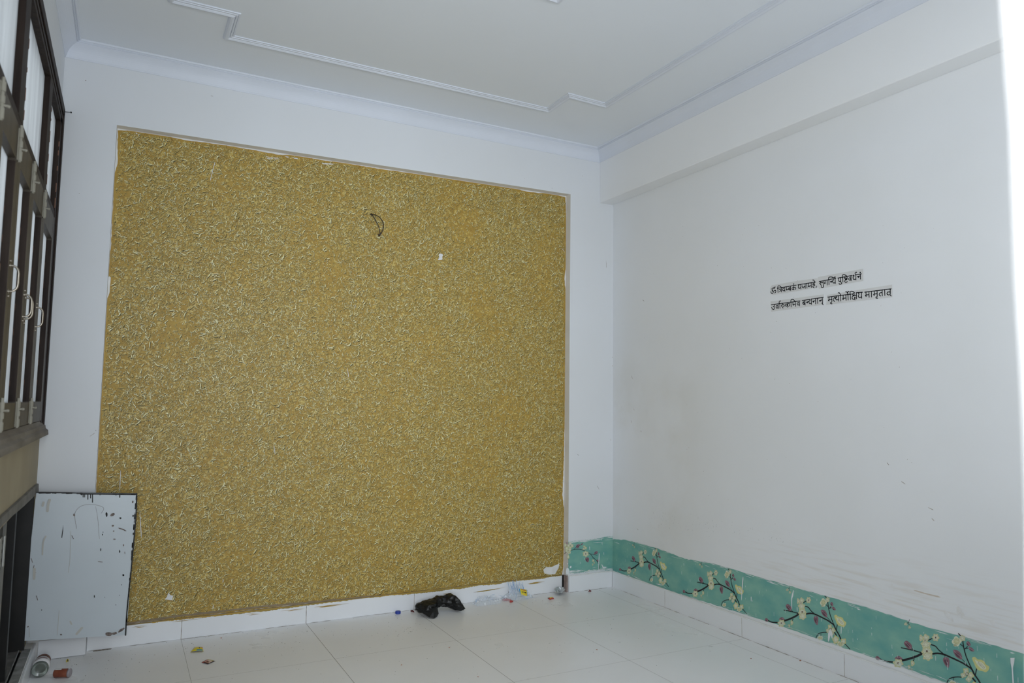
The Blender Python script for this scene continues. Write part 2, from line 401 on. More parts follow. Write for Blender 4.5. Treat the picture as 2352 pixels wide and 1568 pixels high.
skirting('baseboard_right', [((-.006, ys[i] - g, 0), (.0035, ys[i + 1] + g, .0955)) for i in range(5)], [((-.004, -.006, .0), (.0039, -2.9, .101))], [((-.0053, y_ - .004, .001), (-.0035, y_ + .004, .094)) for y_ in ys[1:-1]])
skirting('baseboard_left', [((-3.134, -3.69, 0), (-3.126, -.02, .083))], [((-3.164, -3.69, 0), (-3.135, -.02, .0845))])
# reddish cut end of the recess beside the right pier
b = MB(); b.box((-.3515, .0385, .0), (-.3445, .0553, .0965), 1); b.box((-.3445, .006, 0), (-.3345, .0553, .0965), 0)
tag(b.build('trim_4', [noisy('reddish_mortar', (.36, .28, .25), (.25, .19, .17), 25, .9, .2), BLACK]), kind='structure')

# ------------------------------------------------------------------ window in the left wall
win = empty('window_1', (XL, -1.07, 1.0), kind='structure')
XF = -3.155                                              # front of the frame
BND = [-2.10, -1.72, -1.343, -.968, -.57, -.105]          # sash boundaries
b = MB()
b.box((XL - .07, -.105, 1.03), (XF, -.004, 2.515), 0)      # far jamb
b.box((XF, -.045, 1.0), (XF + .006, -.002, 2.512), 0)      # its cover bead
b.box((XL - .07, WY0, 1.03), (XF, -2.10, 2.515), 0)        # near jamb
b.box((XL - .07, WY0, 2.425), (XF, -.004, 2.515), 0)       # head
b.box((XF, WY0, 2.475), (XF + .006, -.004, 2.514), 0)
b.box((XF, WY0, 2.445), (XF + .003, -.045, 2.462), 0)
b.box((XL - .07, WY0, 1.975), (XF - .002, -.105, 2.006), 0)   # transom
for y in (-1.343, -.57): b.box((XL - .07, y - .055, 2.0), (XF - .001, y + .052, 2.43), 0)
for (y, z0, z1) in [(-1.345 + .054, 2.02, 2.3), (-.57 + .053, 2.02, 2.34), (-.1053, 2.02, 2.35)]:
    rr0 = random.Random(int(-y * 1000)); z = z0
    while z < z1:
        h = rr0.uniform(.01, .05); b.box((XF - .004, y - .001, z), (XF + .0004, y + .0012, min(z1, z + h)), 1); z += h + rr0.uniform(.01, .06)
b.build('window_frame', [WOOD, BARE], win, bevel=.002)
b = MB()                                                   # moulded sill
sp_ = [(XL - .07, 1.062), (XF - .004, 1.060), (XF + .003, 1.045), (XF + .010, 1.040), (XF + .012, 1.026), (XF + .022, 1.018), (XF + .024, .998), (XL - .01, .990)]
for i in range(len(sp_) - 1):
    b.face([(sp_[i][0], WY0, sp_[i][1]), (sp_[i + 1][0], WY0, sp_[i + 1][1]), (sp_[i + 1][0], -.012, sp_[i + 1][1]), (sp_[i][0], -.012, sp_[i][1])], 0)
b.face([(x, -.012, z) for x, z in sp_], 0)
b.build('window_sill', SILLM, win)
GX = XF - .021                                             # front of the glass
def pane(name, y0, y1, z0, z1, parent):
    b = MB(); b.box((GX - .004, y0 - .004, z0 - .004), (GX, y1 + .004, z1 + .004)); return b.build(name, PANE, parent)
for (y0, y1) in [(-2.10, -1.398), (-1.291, -.625), (-.518, -.105)]: pane('top_light_pane', y0, y1, 2.006, 2.425, win)
for i in range(5):
    y0, y1 = BND[i] + .001, BND[i + 1] - .001
    sash = empty('sash', (XF, (y0 + y1) / 2, 1.5), parent=win)
    b = MB(); st = .054
    b.box((XF - .034, y0, 1.063), (XF, y0 + st, 1.973), 0); b.box((XF - .034, y1 - st, 1.063), (XF, y1, 1.973), 0)
    b.box((XF - .034, y0 + st, 1.868), (XF - .0005, y1 - st, 1.973), 0); b.box((XF - .034, y0 + st, 1.063), (XF - .0005, y1 - st, 1.146), 0)
    b.box((XF - .03, y1 - st - .0012, 1.15), (XF - .001, y1 - st, 1.86), 1)  # stile side in darker wood: its difference in light is put into colour
    for q in range(7): b.box((XF - .0202, y1 - st - .0016, 1.18 + q * .085 + .01 * i), (XF - .0192, y1 - st - .001, 1.195 + q * .086 + .012 * i), 2)
    b.build('sash_frame', [SASHW, WOOD, BARE], sash, bevel=.002)
    pane('glass_pane', y0 + st, y1 - st, 1.146, 1.868, sash)
    def handle(yy, z0, z1, parent):
        b = MB(); zc = (z0 + z1) / 2; hh = (z1 - z0) / 2; pr = .023
        b.tube(smooth_line([(XF - .001, yy, z1), (XF + pr * .55, yy, z1 - .002), (XF + pr * .95, yy, zc + hh * .62), (XF + pr, yy, zc), (XF + pr * .95, yy, zc - hh * .62), (XF + pr * .55, yy, z0 + .002), (XF - .001, yy, z0)], 5), .0032, 0, 8)
        for z in (z0, z1): b.tube([(XF - .001, yy, z), (XF + .002, yy, z)], .007, 0, 10); b.tube([(XF, yy, z + (.014 if z == z1 else -.014)), (XF + .004, yy, z + (.014 if z == z1 else -.014))], .0035, 0, 8)
        return b.build('handle', STEEL, parent)
    if i < 4: handle(y1 - .026, 1.437 if i != 1 else 1.475, 1.512 if i != 1 else 1.552, sash)
    if i == 3: handle(y0 + .012, 1.433, 1.506, sash)
    def bolt(yy, z0, z1, kz, parent):
        b = MB(); r = .0058
        b.box((XF - .001, yy - .013, z0), (XF + .0018, yy + .013, z1), 0)
        L = z1 - z0
        for (p, q) in [(0, .30), (.42, .62), (.74, 1.0)]: b.tube([(XF + .005, yy, z0 + L * p), (XF + .005, yy, z0 + L * q)], r + .0012, 0, 10)
        b.tube([(XF + .005, yy, z0 - .004), (XF + .005, yy, z1 + .012)], r - .0012, 0, 10)
        b.tube([(XF + .005, yy, kz), (XF + .018, yy + .006, kz)], .0034, 0, 8)
        b.tube([(XF + .016, yy + .005, kz), (XF + .021, yy + .008, kz)], .0045, 0, 8)
        return b.build('tower_bolt', BOLTM, parent)
    if i < 4: bolt(y1 - .026, 1.868, 1.965, 1.905, sash); bolt(y1 - .026, 1.066, 1.150, 1.125, sash)

# ------------------------------------------------------------------ cupboard under the window, its door hanging open
cup = empty('wall_cupboard', (XL, -.9, .085), 'low black-painted cupboard under the window, its pale blue-white door swung open', 'cupboard')
b = MB()
xb = XL - .42
b.box((xb - .02, CY0, CZ0), (xb, CY1, CZ1)); b.box((xb, CY0, CZ1 - .012), (XL - .165, CY1, CZ1)); b.box((xb, CY0 - .001, CZ0), (XL - .162, CY0 + .02, CZ1 - .012))
b.box((XL - .155, CY1 - .02, CZ0 + .001), (XL + .004, CY1 - .001, CZ1 - .001)); b.box((xb, CY1 - .02, CZ0), (XL - .165, CY1, CZ1 - .012))
b.box((XL - .05, -.50, CZ0), (XL - .02, -.46, CZ1 - .013))
b.build('carcass', BLACK, cup)
b = MB(); b.box((xb - .02, CY0 + .002, CZ0 - .028), (XL - .012, CY1 - .002, CZ0 - .001), 0)
b.box((XL - .012, CY0, CZ0 - .028), (XL - .004, CY1, CZ0 - .012), 2)
b.box((XL - .004, CY0, CZ0 - .028), (-3.137, CY1, CZ0), 1); b.box((XL - .016, CY0, CZ0 - .02), (XL - .012, CY1, CZ0 + .003), 1)
b.build('floor_ledge', [SLABM, CONC, BLACK], cup)
b = MB(); b.box((XL - .10, -.935, CZ0), (XL - .002, -.915, CZ1 - .002), 0); b.build('divider', noisy('grey_edge', (.13, .13, .115), (.18, .175, .155), 10, .6), cup)
b = MB(); b.box((XL - .03, CY0 + .02, CZ0 + .004), (XL - .010, -.937, CZ1 - .004), 0); b.build('closed_door', BLACK, cup)
b = MB()
b.box((XL - .010, -1.005, .60), (XL - .0075, -.945, .70), 0); b.tube([(XL - .004, -.940, .60), (XL - .004, -.940, .70)], .005, 0, 10)
for z in (.615, .645, .675): b.box((XL - .0075, -.952, z), (XL - .0065, -.944, z + .012), 1)
b.build('hinge', [mat('grey_steel', (.32, .32, .30), .4, .5, .6), BLACK], cup)

# open door: 40 x 63 cm, dropped on its hinges, black-painted edges, runs and scuffs
YD = -.120
dc = [on(83, 1130, 1, YD), on(315, 1133, 1, YD), on(290, 1458, 1, YD), on(48, 1472, 1, YD)]   # TL TR BR BL on the front face
def dpt(s, t, y): # s across 0..1, t down 0..1
    top = dc[0].lerp(dc[1], s); bot = dc[3].lerp(dc[2], s); p = top.lerp(bot, t); return Vector((p.x, y, p.z))
door = empty('door', dpt(.5, 1, YD), parent=cup)
b = MB(); n = 40
edge = []
r2 = random.Random(11)
for k in range(n): edge.append(dpt(k / n, 0, 0))
for k in range(n): edge.append(dpt(1, k / n, 0))
for k in range(n): edge.append(dpt(1 - k / n, 1, 0))
for k in range(n): edge.append(dpt(0, 1 - k / n + (.0), 0) + Vector((r2.choice([0, 0, -.003, .002]) if k % 3 == 0 else 0, 0, 0)))
N_ = len(edge)
F_ = [Vector((p.x, YD, p.z)) for p in edge]; B_ = [Vector((p.x, YD + .018, p.z)) for p in edge]
b.face(list(reversed(F_)), 0); b.face(B_, 1)
for k in range(N_): b.face([F_[k], F_[(k + 1) % N_], B_[(k + 1) % N_], B_[k]], 1)
YP = YD - .0006
def ds(px, py):  # photo point -> on the door face
    p = on(px, py, 1, YP); return p
cz = lambda x, y: (x / 3.35, 1100 + y / 3.35)
def dline(pts, w, m=1, sm=True):
    global YP
    YP -= .00004
    P = [ds(*cz(*p)) for p in pts]
    ribbon(b, smooth_line(P, 4) if sm else P, w, NY, m, True)
dline([(275, 103), (500, 106), (640, 110), (1050, 114)], .0035, 1); dline([(620, 114), (760, 114), (1048, 118)], .006, 1)
for k in range(24):                                          # uneven black overspray along the top and right edges
    s = r2.random(); p = dpt(.03 + .94 * s, .006, YP); ribbon(b, [p, p + Vector((r2.uniform(.004, .02), 0, 0))], r2.uniform(.002, .006), NY, 1)
dline([(1052, 112), (1045, 300), (1022, 560), (1003, 760), (978, 1000), (966, 1200)], .0055, 1)
for k in range(30):
    p = dpt(.992, r2.random() * .98, YP); ribbon(b, [p, p + Vector((0, 0, -r2.uniform(.004, .02)))], r2.uniform(.002, .006), NY, 1)
for (x, y0, y1, w) in [(628, 112, 120, 8), (640, 112, 138, 6), (652, 112, 138, 5), (676, 112, 155, 6), (697, 112, 145, 6), (712, 112, 178, 6), (770, 112, 122, 5), (893, 112, 125, 5), (922, 112, 140, 7)]:
    dline([(x, y0), (x, y1)], w / 3.35 * .0022, 1)
def dblob(x, y, rx, ry, m=1, rot=0):
    global YP
    YP -= .00004
    pts = []
    for k in range(12):
        q = 2 * math.pi * k / 12; j = r2.uniform(.8, 1.15); px = rx * math.cos(q) * j; py = ry * math.sin(q) * j
        pts.append(ds(*cz(x + px * math.cos(rot) - py * math.sin(rot), y + px * math.sin(rot) + py * math.cos(rot))))
    b.face(list(reversed(pts)), m)
b.face([ds(*cz(*p)) for p in [(486, 350), (472, 450), (478, 452), (486, 400)]], 1)
for (x, y, rx, ry) in [(820, 273, 8, 18), (789, 427, 4, 8), (793, 408, 3, 4), (775, 542, 4, 12), (921, 556, 5, 12), (726, 902, 4, 12), (1024, 283, 7, 8), (926, 300, 8, 8), (949, 738, 8, 8), (1026, 420, 5, 10), (892, 967, 3, 4), (806, 908, 3, 3), (921, 893, 3, 3), (320, 1006, 4, 4), (935, 813, 3, 4)]:
    dblob(x, y, rx, ry, 1)
for (x, y, rx, ry, rot) in [(866, 273, 18, 12, -.4), (868, 358, 9, 9, 0), (935, 383, 30, 5, .3), (962, 395, 12, 4, .4), (880, 462, 10, 5, 0), (874, 400, 6, 6, 0), (950, 508, 6, 8, 0), (1022, 175, 7, 9, 0), (470, 1196, 9, 6, 0), (215, 1135, 8, 4, -.5), (838, 1192, 28, 14, 0), (880, 1187, 22, 10, -.2), (935, 1160, 30, 9, -.6), (770, 636, 22, 3, .1), (570, 275, 8, 10, 0)]:
    dblob(x, y, rx, ry, 2, rot)
for pts in [[(240, 610), (250, 640)], [(262, 665), (258, 695), (275, 720)], [(553, 435), (566, 460)], [(280, 898), (290, 930)], [(960, 560), (962, 575)]]: dline(pts, .0025, 2)
for pts, w in [([(383, 160), (370, 200), (366, 245)], .010), ([(352, 440), (332, 490), (326, 580)], .006), ([(335, 180), (328, 205)], .009), ([(265, 690), (262, 765)], .010), ([(630, 1145), (590, 1190)], .010), ([(540, 1095), (550, 1115)], .006), ([(455, 1010), (440, 1200)], .0018), ([(545, 400), (540, 600), (525, 720)], .0016), ([(225, 1140), (228, 1215)], .0016)]:
    dline(pts, w, 3)
dline([(590, 380), (575, 290), (585, 245), (630, 205), (710, 195), (780, 210), (798, 230), (780, 262)], .0011, 2)
dline([(735, 210), (752, 300), (765, 460)], .0009, 2)
dm = b.build('door_panel', [BOARD, BLACK, noisy('brown_scuff', (.10, .075, .065), (.26, .22, .20), 60, .8), mat('tan_smear', (.47, .46, .42), .6)], door)

# stone slab ledge over the cupboard
b = MB()
P = [(-2.1, .795, .757), (-1.6, .793, .756), (-1.16, .792, .760), (-.95, .790, .757), (-.58, .786, .746), (-.3, .784, .742), (-.105, .782, .740), (-.012, .780, .738)]
for i in range(len(P) - 1):
    y0, t0, u0 = P[i]; y1, t1, u1 = P[i + 1]
    pr = [[(XL + .0005, y, t), (XL + .009, y, t - .002), (XL + .011, y, u + .004), (XL + .0005, y, u)] for y, t, u in ((y0, t0, u0), (y1, t1, u1))]
    for k in range(3): b.face([pr[0][k], pr[0][k + 1], pr[1][k + 1], pr[1][k]], 0)
tag(b.build('trim_5', SLABM), kind='structure')

# nail beside the window corner
b = MB(); a = Vector((XF - .004, -.010, 2.502)); d = Vector((.035, -.02, -.004))
b.tube([a, a + d], .0016, 0, 8); b.tube([a + d, a + d * 1.06], .004, 0, 10)
tag(b.build('nail', mat('dark_iron', (.02, .018, .016), .5, .5, .5)), 'black nail sticking out beside the top corner of the window frame', 'nail')

# ------------------------------------------------------------------ gold wallpaper in the recess
YW = YR - .0012
def outline():
    L = [(270.2, 299.6), (270.9, 315), (269.5, 333), (270.9, 352), (269.5, 381), (262.4, 396.5), (261.7, 420), (260, 462), (258, 500), (255.5, 565), (246.5, 620), (245.4, 632), (254, 636.6), (252.6, 668), (246, 685), (239.7, 699.7), (235.4, 794), (232.5, 834.6), (236, 852), (232, 878), (226.7, 936), (226, 993), (221, 1122), (216, 1250), (207, 1438)]
    Bm = [(400, 1421), (600, 1397), (800, 1374), (1000, 1355), (1200, 1335), (1290, 1325)]
    Rr = [(1293.8, 1300), (1294.7, 1256), (1295.6, 1168), (1291.6, 1137), (1294.7, 1069), (1297, 975), (1297.8, 881), (1297.8, 849), (1299.9, 783), (1299, 669), (1296.5, 636), (1299.9, 609), (1300.8, 520), (1298.4, 453)]
    T = [(1278, 447), (1258, 440.8), (1237.8, 443.4), (1209.7, 439.5), (1161, 428), (1100, 419), (985.7, 403), (880, 389), (800, 375.7), (742, 368), (691, 359), (669.9, 354.8), (644.4, 356), (565.7, 341.6), (508, 332), (427.6, 322.5), (385, 313), (300, 300)]
    return L, Bm, Rr, T
L_, Bm_, Rr_, T_ = outline()
loop = [on(u, v, 1, YW) for u, v in L_ + Bm_ + Rr_ + T_]
def clip_gold(p):
    p = Vector(p); p.x = min(max(p.x, RXL + .0018), RXR - .0018); t = (p.x - RXL) / (RXR - RXL); p.z = min(p.z, ZTL + (ZTR - ZTL) * t - .0025); return p
rj = random.Random(5); poly = []
for i in range(len(loop)):                                   # torn-edge jitter
    p, q = loop[i], loop[(i + 1) % len(loop)]; m_ = max(1, int((q - p).length / .012))
    for k in range(m_):
        t = k / m_; r_ = p.lerp(q, t); a_ = .0016
        poly.append(Vector((r_.x + rj.uniform(-a_, a_), YW, r_.z + rj.uniform(-a_, a_))))
GOLD = noisy('gold_wallpaper_ground', (.37, .225, .036), (.45, .295, .055), 26, .48, .5, detail=8, bump=.35, bscale=120, lo=.3, hi=.7)
G_MID = noisy('gold_flake', (.50, .365, .095), (.62, .475, .15), 40, .42, .5)
G_PALE = noisy('pale_flake', (.74, .68, .34), (.84, .80, .50), 50, .38, .55)
G_DARK = noisy('dark_olive_print_and_shade', (.075, .062, .018), (.13, .10, .028), 40, .55, .4)
G_OLV = noisy('olive_print', (.29, .21, .055), (.37, .26, .065), 30, .5, .4)
G_GLUE = noisy('dried_glue', (.24, .185, .115), (.30, .235, .155), 20, .85, .2)
mb = MB(); mb.face(poly, 0)
poly = [clip_gold(p) for p in poly]; mb = MB(); mb.face(poly, 0)
npoly = np.array([(p.x, p.z) for p in poly])
def inside(px, pz):
    x0, z0 = npoly[:, 0], npoly[:, 1]; x1, z1 = np.roll(x0, -1), np.roll(z0, -1)
    res = np.zeros(len(px), bool)
    for i in range(len(x0)):
        c = ((z0[i] > pz) != (z1[i] > pz))
        if c.any():
            xx = (x1[i] - x0[i]) * (pz - z0[i]) / ((z1[i] - z0[i]) if z1[i] != z0[i] else 1e-9) + x0[i]
            res ^= c & (px < xx)
    return res
rs = np.random.RandomState(4)
def crescents(cx, cz_, ang, ln, wd, curv, y, tilt):
    """8-point curved slivers, vectorised -> (n,8,3)"""
    t = np.array([-1, -.5, 0, .5, 1.0]); hw = np.array([0, .8, 1, .7, 0])
    lx = ln[:, None] / 2 * t; lz = curv[:, None] * ln[:, None] * (t * t - .4)
    up = wd[:, None] / 2 * hw
    ca, sa = np.cos(ang)[:, None], np.sin(ang)[:, None]
    def place(x, z, s):
        return np.stack([cx[:, None] + x * ca - z * sa, np.broadcast_to((y[:, None] + s * tilt[:, None]), x.shape), cz_[:, None] + x * sa + z * ca], -1)
    A = place(lx, lz + up, 1); Bq = place(lx[:, 1:4], (lz - up)[:, 1:4], -1)
    return np.concatenate([A, Bq], 1)
FP = [(0, 5, 1), (1, 5, 6, 2), (2, 6, 7, 3), (3, 7, 4)]
BULK = []
def add_crescents(V, m): BULK.append((V, m))
xa, xb_ = npoly[:, 0].min(), npoly[:, 0].max(); za, zb_ = npoly[:, 1].min(), npoly[:, 1].max()
# slow density drift, so the flakes gather in patches as printed
kx = rs.uniform(-1, 1, (10, 2)) * np.array([14, 14]); ph = rs.uniform(0, 6.28, 10)
def dens(x, z): return sum(np.sin(kx[i, 0] * x + kx[i, 1] * z + ph[i]) for i in range(10)) / 4.5
def scatter(n, margin=.012, thr=-.9):
    x = rs.uniform(xa, xb_, n * 2); z = rs.uniform(za, zb_, n * 2)
    k = (dens(x, z) + rs.uniform(-.9, .9, n * 2)) > thr
    x, z = x[k][:n], z[k][:n]
    k = inside(x - margin, z) & inside(x + margin, z) & inside(x, z - margin) & inside(x, z + margin)
    return x[k], z[k]
# broad mid-tone flakes
x, z = scatter(24000); n = len(x)
add_crescents(crescents(x, z, rs.uniform(0, 6.28, n), rs.uniform(.008, .022, n), rs.uniform(.004, .010, n), rs.uniform(-.3, .3, n), YW - rs.uniform(.0001, .0003, n), rs.uniform(-.0001, .0001, n)), 1)
x, z = scatter(20000); n = len(x)
add_crescents(crescents(x, z, rs.uniform(0, 6.28, n), rs.uniform(.008, .024, n), rs.uniform(.004, .009, n), rs.uniform(-.3, .3, n), YW - rs.uniform(.0003, .0005, n), rs.uniform(-.0001, .0001, n)), 4)
# pale slivers, dark edge below right: print with emboss shine and shade coloured in
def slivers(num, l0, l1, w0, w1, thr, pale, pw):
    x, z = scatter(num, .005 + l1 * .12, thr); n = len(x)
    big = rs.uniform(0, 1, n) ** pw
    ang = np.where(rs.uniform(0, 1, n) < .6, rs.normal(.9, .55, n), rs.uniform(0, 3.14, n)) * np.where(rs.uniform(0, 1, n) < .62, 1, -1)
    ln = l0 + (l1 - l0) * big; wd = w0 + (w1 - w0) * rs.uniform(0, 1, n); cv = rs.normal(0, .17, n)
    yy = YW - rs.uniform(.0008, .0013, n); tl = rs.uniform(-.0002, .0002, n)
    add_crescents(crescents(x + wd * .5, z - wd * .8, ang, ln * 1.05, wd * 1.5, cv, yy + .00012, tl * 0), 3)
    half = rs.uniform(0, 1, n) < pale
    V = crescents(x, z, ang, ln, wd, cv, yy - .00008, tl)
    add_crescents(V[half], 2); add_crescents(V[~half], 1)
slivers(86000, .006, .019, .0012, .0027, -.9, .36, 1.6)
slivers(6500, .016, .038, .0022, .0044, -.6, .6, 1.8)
# fine dark hairlines
x, z = scatter(40000, .006); n = len(x)
add_crescents(crescents(x, z, rs.uniform(0, 3.14, n), rs.uniform(.004, .012, n), rs.uniform(.0010, .0024, n), rs.normal(0, .2, n), YW - rs.uniform(.0005, .0007, n), np.zeros(n)), 3)
# plain worn band along the torn edges, glue line and ragged hem on the skirting top
def band(p, y, m, w, jit, r_=rj):
    P = [on(u, v, 1, y) for u, v in p]; Q = []
    for i in range(len(P) - 1):
        k_ = max(2, int((P[i + 1] - P[i]).length / .02))
        Q += [P[i].lerp(P[i + 1], k / k_) + Vector((0, 0, r_.uniform(-jit, jit))) for k in range(k_)]
    Q.append(P[-1]); ribbon(mb, Q, [w * r_.uniform(.65, 1.25) for _ in Q], NY, m, False)
band([(292, 1431), (421, 1413), (600, 1393), (900, 1366), (1100, 1348), (1293, 1326)], YW - .0019, 5, .011, .0012)
YH = .0446
xh = np.arange(RXL + .27, RXR - .03, .004); nh = len(xh)
def wob(sc, seed):
    q = np.random.RandomState(seed).uniform(-1, 1, int(nh * .004 / sc) + 4); return np.interp(np.arange(nh) * .004 / sc, np.arange(len(q)), q)
dep = .0045 + .006 * wob(.35, 1) + .004 * wob(.08, 2) + .003 * wob(.02, 3) + .0018 * wob(.004, 4); dep = np.clip(dep, 0, .02)
dep2 = np.clip(.004 + .008 * wob(.5, 5) + .004 * wob(.06, 6) + .002 * wob(.006, 7), 0, .02)
for k in range(nh - 1):
    for d_, off_, m_ in ((dep2, 0, 4), (dep, .0003, 0)):
        if max(d_[k], d_[k + 1]) > .0004:
            mb.face([(xh[k], YH - off_, .098), (xh[k], YH - off_, .0965 - d_[k]), (xh[k + 1], YH - off_, .0965 - d_[k + 1]), (xh[k + 1], YH - off_, .098)], m_)
for (u0, v0, u1, v1, w) in [(700, 1397, 805, 1384, .006), (640, 1404, 700, 1398, .004), (1085, 1359, 1170, 1346, .007), (1195, 1342, 1265, 1334, .008), (300, 1441, 345, 1435, .004), (380, 1430, 470, 1419, .004), (560, 1412, 600, 1407, .003), (1010, 1366, 1050, 1361, .004)]:
    p = on(u0, v0, 1, YH - .0006); q = on(u1, v1, 1, YH - .0006)
    for t in range(3):
        dz = Vector((0, -.0001 * t, rj.uniform(-.006, .004))); a_ = p.lerp(q, rj.uniform(0, .4)) + dz; c2 = p.lerp(q, rj.uniform(.6, 1)) + dz
        ribbon(mb, [a_, a_.lerp(c2, .25), a_.lerp(c2, .6), c2], [.0004, w * rj.uniform(.3, .7), w * rj.uniform(.2, .5), .0003], NY, rj.choice([4, 0]), False)
# tears through to white putty, scratches and the papered-over round box
def tear(pts): mb.face([on(u, v, 1, YW - .0019) for u, v in pts], 6)
tear([(1008, 583), (1013, 582), (1018, 585), (1016, 589), (1016, 596), (1011, 597), (1005, 597), (1009, 592)])
tear([(378, 1376), (383, 1371), (387, 1360), (389, 1363), (391, 1366), (398, 1368), (396, 1374), (395, 1378)])
tear([(1248, 1308), (1254, 1302), (1266, 1302), (1277, 1297), (1285, 1294), (1283, 1304), (1275, 1318), (1262, 1319), (1250, 1316)])
for pts in [[(798, 846), (801, 867)], [(629, 1022), (632, 1044)], [(277, 1080), (275, 1128)], [(321, 1175), (325, 1236)], [(494, 372), (487, 397), (483, 415)], [(816, 700), (815, 707)], [(490, 1388), (489, 1398)], [(513, 1330), (512, 1338)], [(1290, 570), (1297, 578)]]:
    tick(mb, pts, 1, YW - .0021, .0034, NY, 6)
for (ua, va), (ub, vb) in [((605, 361), (645, 365)), ((655, 360), (700, 365)), ((733, 373), (780, 379)), ((310, 306), (322, 309))]:
    for k in range(7):
        t0 = rj.random() * .7; t1 = t0 + rj.uniform(.1, .3); dv_ = rj.uniform(-2, 2)
        tick(mb, [(ua + (ub - ua) * t0, va + (vb - va) * t0 + dv_), (ua + (ub - ua) * t1, va + (vb - va) * t1 + dv_)], 1, YW - .0021 - k * .00003, .0032, NY, 6)
# nearly bare strip down both sides where brushed paste has dulled the print
for seq, dx in ((L_, 4), (Rr_, -3.5)):
    for k in range(90):
        v = rj.uniform(seq[0][1], seq[-1][1]); o_ = sorted(seq, key=lambda t: t[1]); u = float(np.interp(v, [t[1] for t in o_], [t[0] for t in o_]))
        p = on(u + dx, v, 1, YW - .0014 - rj.uniform(0, .0006)); ribbon(mb, [p, p + Vector((0, 0, rj.uniform(-.035, -.012)))], rj.uniform(.003, .010), NY, rj.choice([0, 0, 4]), False)
cc = on(849, 496, 1, YW - .0022); ring = [cc + Vector((math.cos(q) * .036, 0, math.sin(q) * .040)) for q in [2 * math.pi * k / 36 for k in range(37)]]
ribbon(mb, ring, .0020, NY, 3, False)
mb.v = [tuple(clip_gold(p)) for p in mb.v]
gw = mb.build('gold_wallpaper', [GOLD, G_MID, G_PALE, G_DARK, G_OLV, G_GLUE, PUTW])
def add_bulk(me):
    """appends all printed flakes and their shade twins to the sheet's mesh in one go"""
    nv, nl, nf = len(me.vertices), len(me.loops), len(me.polygons)
    co = np.empty(nv * 3, np.float32); me.vertices.foreach_get('co', co)
    li = np.empty(nl, np.int32); me.loops.foreach_get('vertex_index', li)
    ls = np.empty(nf, np.int32); me.polygons.foreach_get('loop_start', ls)
    mi = np.empty(nf, np.int32); me.polygons.foreach_get('material_index', mi)
    V = np.concatenate([v.reshape(-1, 3) for v, m in BULK]).astype(np.float32); nq = len(V) // 8
    V[:, 0] = np.clip(V[:, 0], RXL + .0018, RXR - .0018); V[:, 2] = np.minimum(V[:, 2], ZTL + (ZTR - ZTL) * (V[:, 0] - RXL) / (RXR - RXL) - .0025)
    pat = np.array([0, 5, 1, 1, 5, 6, 2, 2, 6, 7, 3, 3, 7, 4], np.int32)
    L2 = (np.arange(nq, dtype=np.int32)[:, None] * 8 + pat[None, :] + nv).reshape(-1)
    S2 = (np.arange(nq, dtype=np.int32)[:, None] * 14 + np.array([0, 3, 7, 11], np.int32)[None, :] + nl).reshape(-1)
    M2 = np.repeat(np.concatenate([np.full(len(v), m, np.int32) for v, m in BULK]), 4)
    me.clear_geometry()
    me.vertices.add(nv + len(V)); me.vertices.foreach_set('co', np.concatenate([co, V.reshape(-1)]))
    me.loops.add(nl + len(L2)); me.loops.foreach_set('vertex_index', np.concatenate([li, L2]))
    me.polygons.add(nf + len(S2)); me.polygons.foreach_set('loop_start', np.concatenate([ls, S2]))
    me.polygons.foreach_set('material_index', np.concatenate([mi, M2]))
    me.update(calc_edges=True); me.validate()
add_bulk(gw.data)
tag(gw, 'large sheet of mottled gold wallpaper with torn edges filling the recess of the back wall', 'wallpaper')

# wire hanging from the gold panel
b = MB(); W3 = lambda u, v, y: on(u, v, 1, y)
hole = W3(852, 492, YW)
b.tube(smooth_line([hole + Vector((0, .004, 0)), W3(857, 492, .035), W3(871, 498, .0), W3(880, 512, -.02), W3(880, 524, -.02), W3(876, 535, -.005), W3(873, 538, .0)], 6), .0024, 0, 8)
b.tube(smooth_line([hole + Vector((-.004, .004, -.003)), W3(855, 494, .03), W3(863, 507, .005), W3(870, 521, -.005), W3(873, 536, .0)], 6), .0022, 0, 8)
b.tube(smooth_line([W3(876, 534, -.004), W3(872, 539, .0), W3(869, 539, .004), W3(872, 541, .006)], 4), .004, 0, 8)
b.tube([hole + Vector((0, .003, 0)), hole + Vector((.006, -.008, -.004))], .006, 0, 8)
tag(b.build('electric_wire', mat('dark_brown_insulation', (.035, .022, .018), .5)), 'loop of dark twin wire hanging out of the gold wallpaper', 'wire')

# ------------------------------------------------------------------ green flowered border
GREEN = noisy('green_border_paper', (.130, .355, .320), (.225, .455, .365), 8, .5, .4, detail=8, lo=.33, hi=.66, stretch=(1, 1, 1.6))
FB = mat('branch_print', (.012, .011, .014), .6); FPt = mat('cream_petal_print', (.58, .585, .335), .6); FP2 = mat('pale_petal_print', (.68, .70, .54), .6)
FY = mat('yellow_petal_print', (.60, .59, .245), .6); FC = mat('flower_eye_print', (.14, .095, .075), .6); FV = mat('petal_vein_print', (.30, .30, .20), .6)
LF = mat('mauve_leaf_print', (.235, .125, .155), .6); LF2 = mat('dark_mauve_leaf_print', (.105, .052, .07), .6); LF3 = mat('pale_leaf_vein', (.42, .29, .33), .6)
DRIP = mat('white_paint_drip', (.72, .75, .76), .4); SMEAR = noisy('paint_smear', (.56, .66, .63), (.70, .73, .74), 40, .6)
BORD = [GREEN, FB, FPt, FP2, FY, FC, FV, LF, LF2, LF3, DRIP, SMEAR]
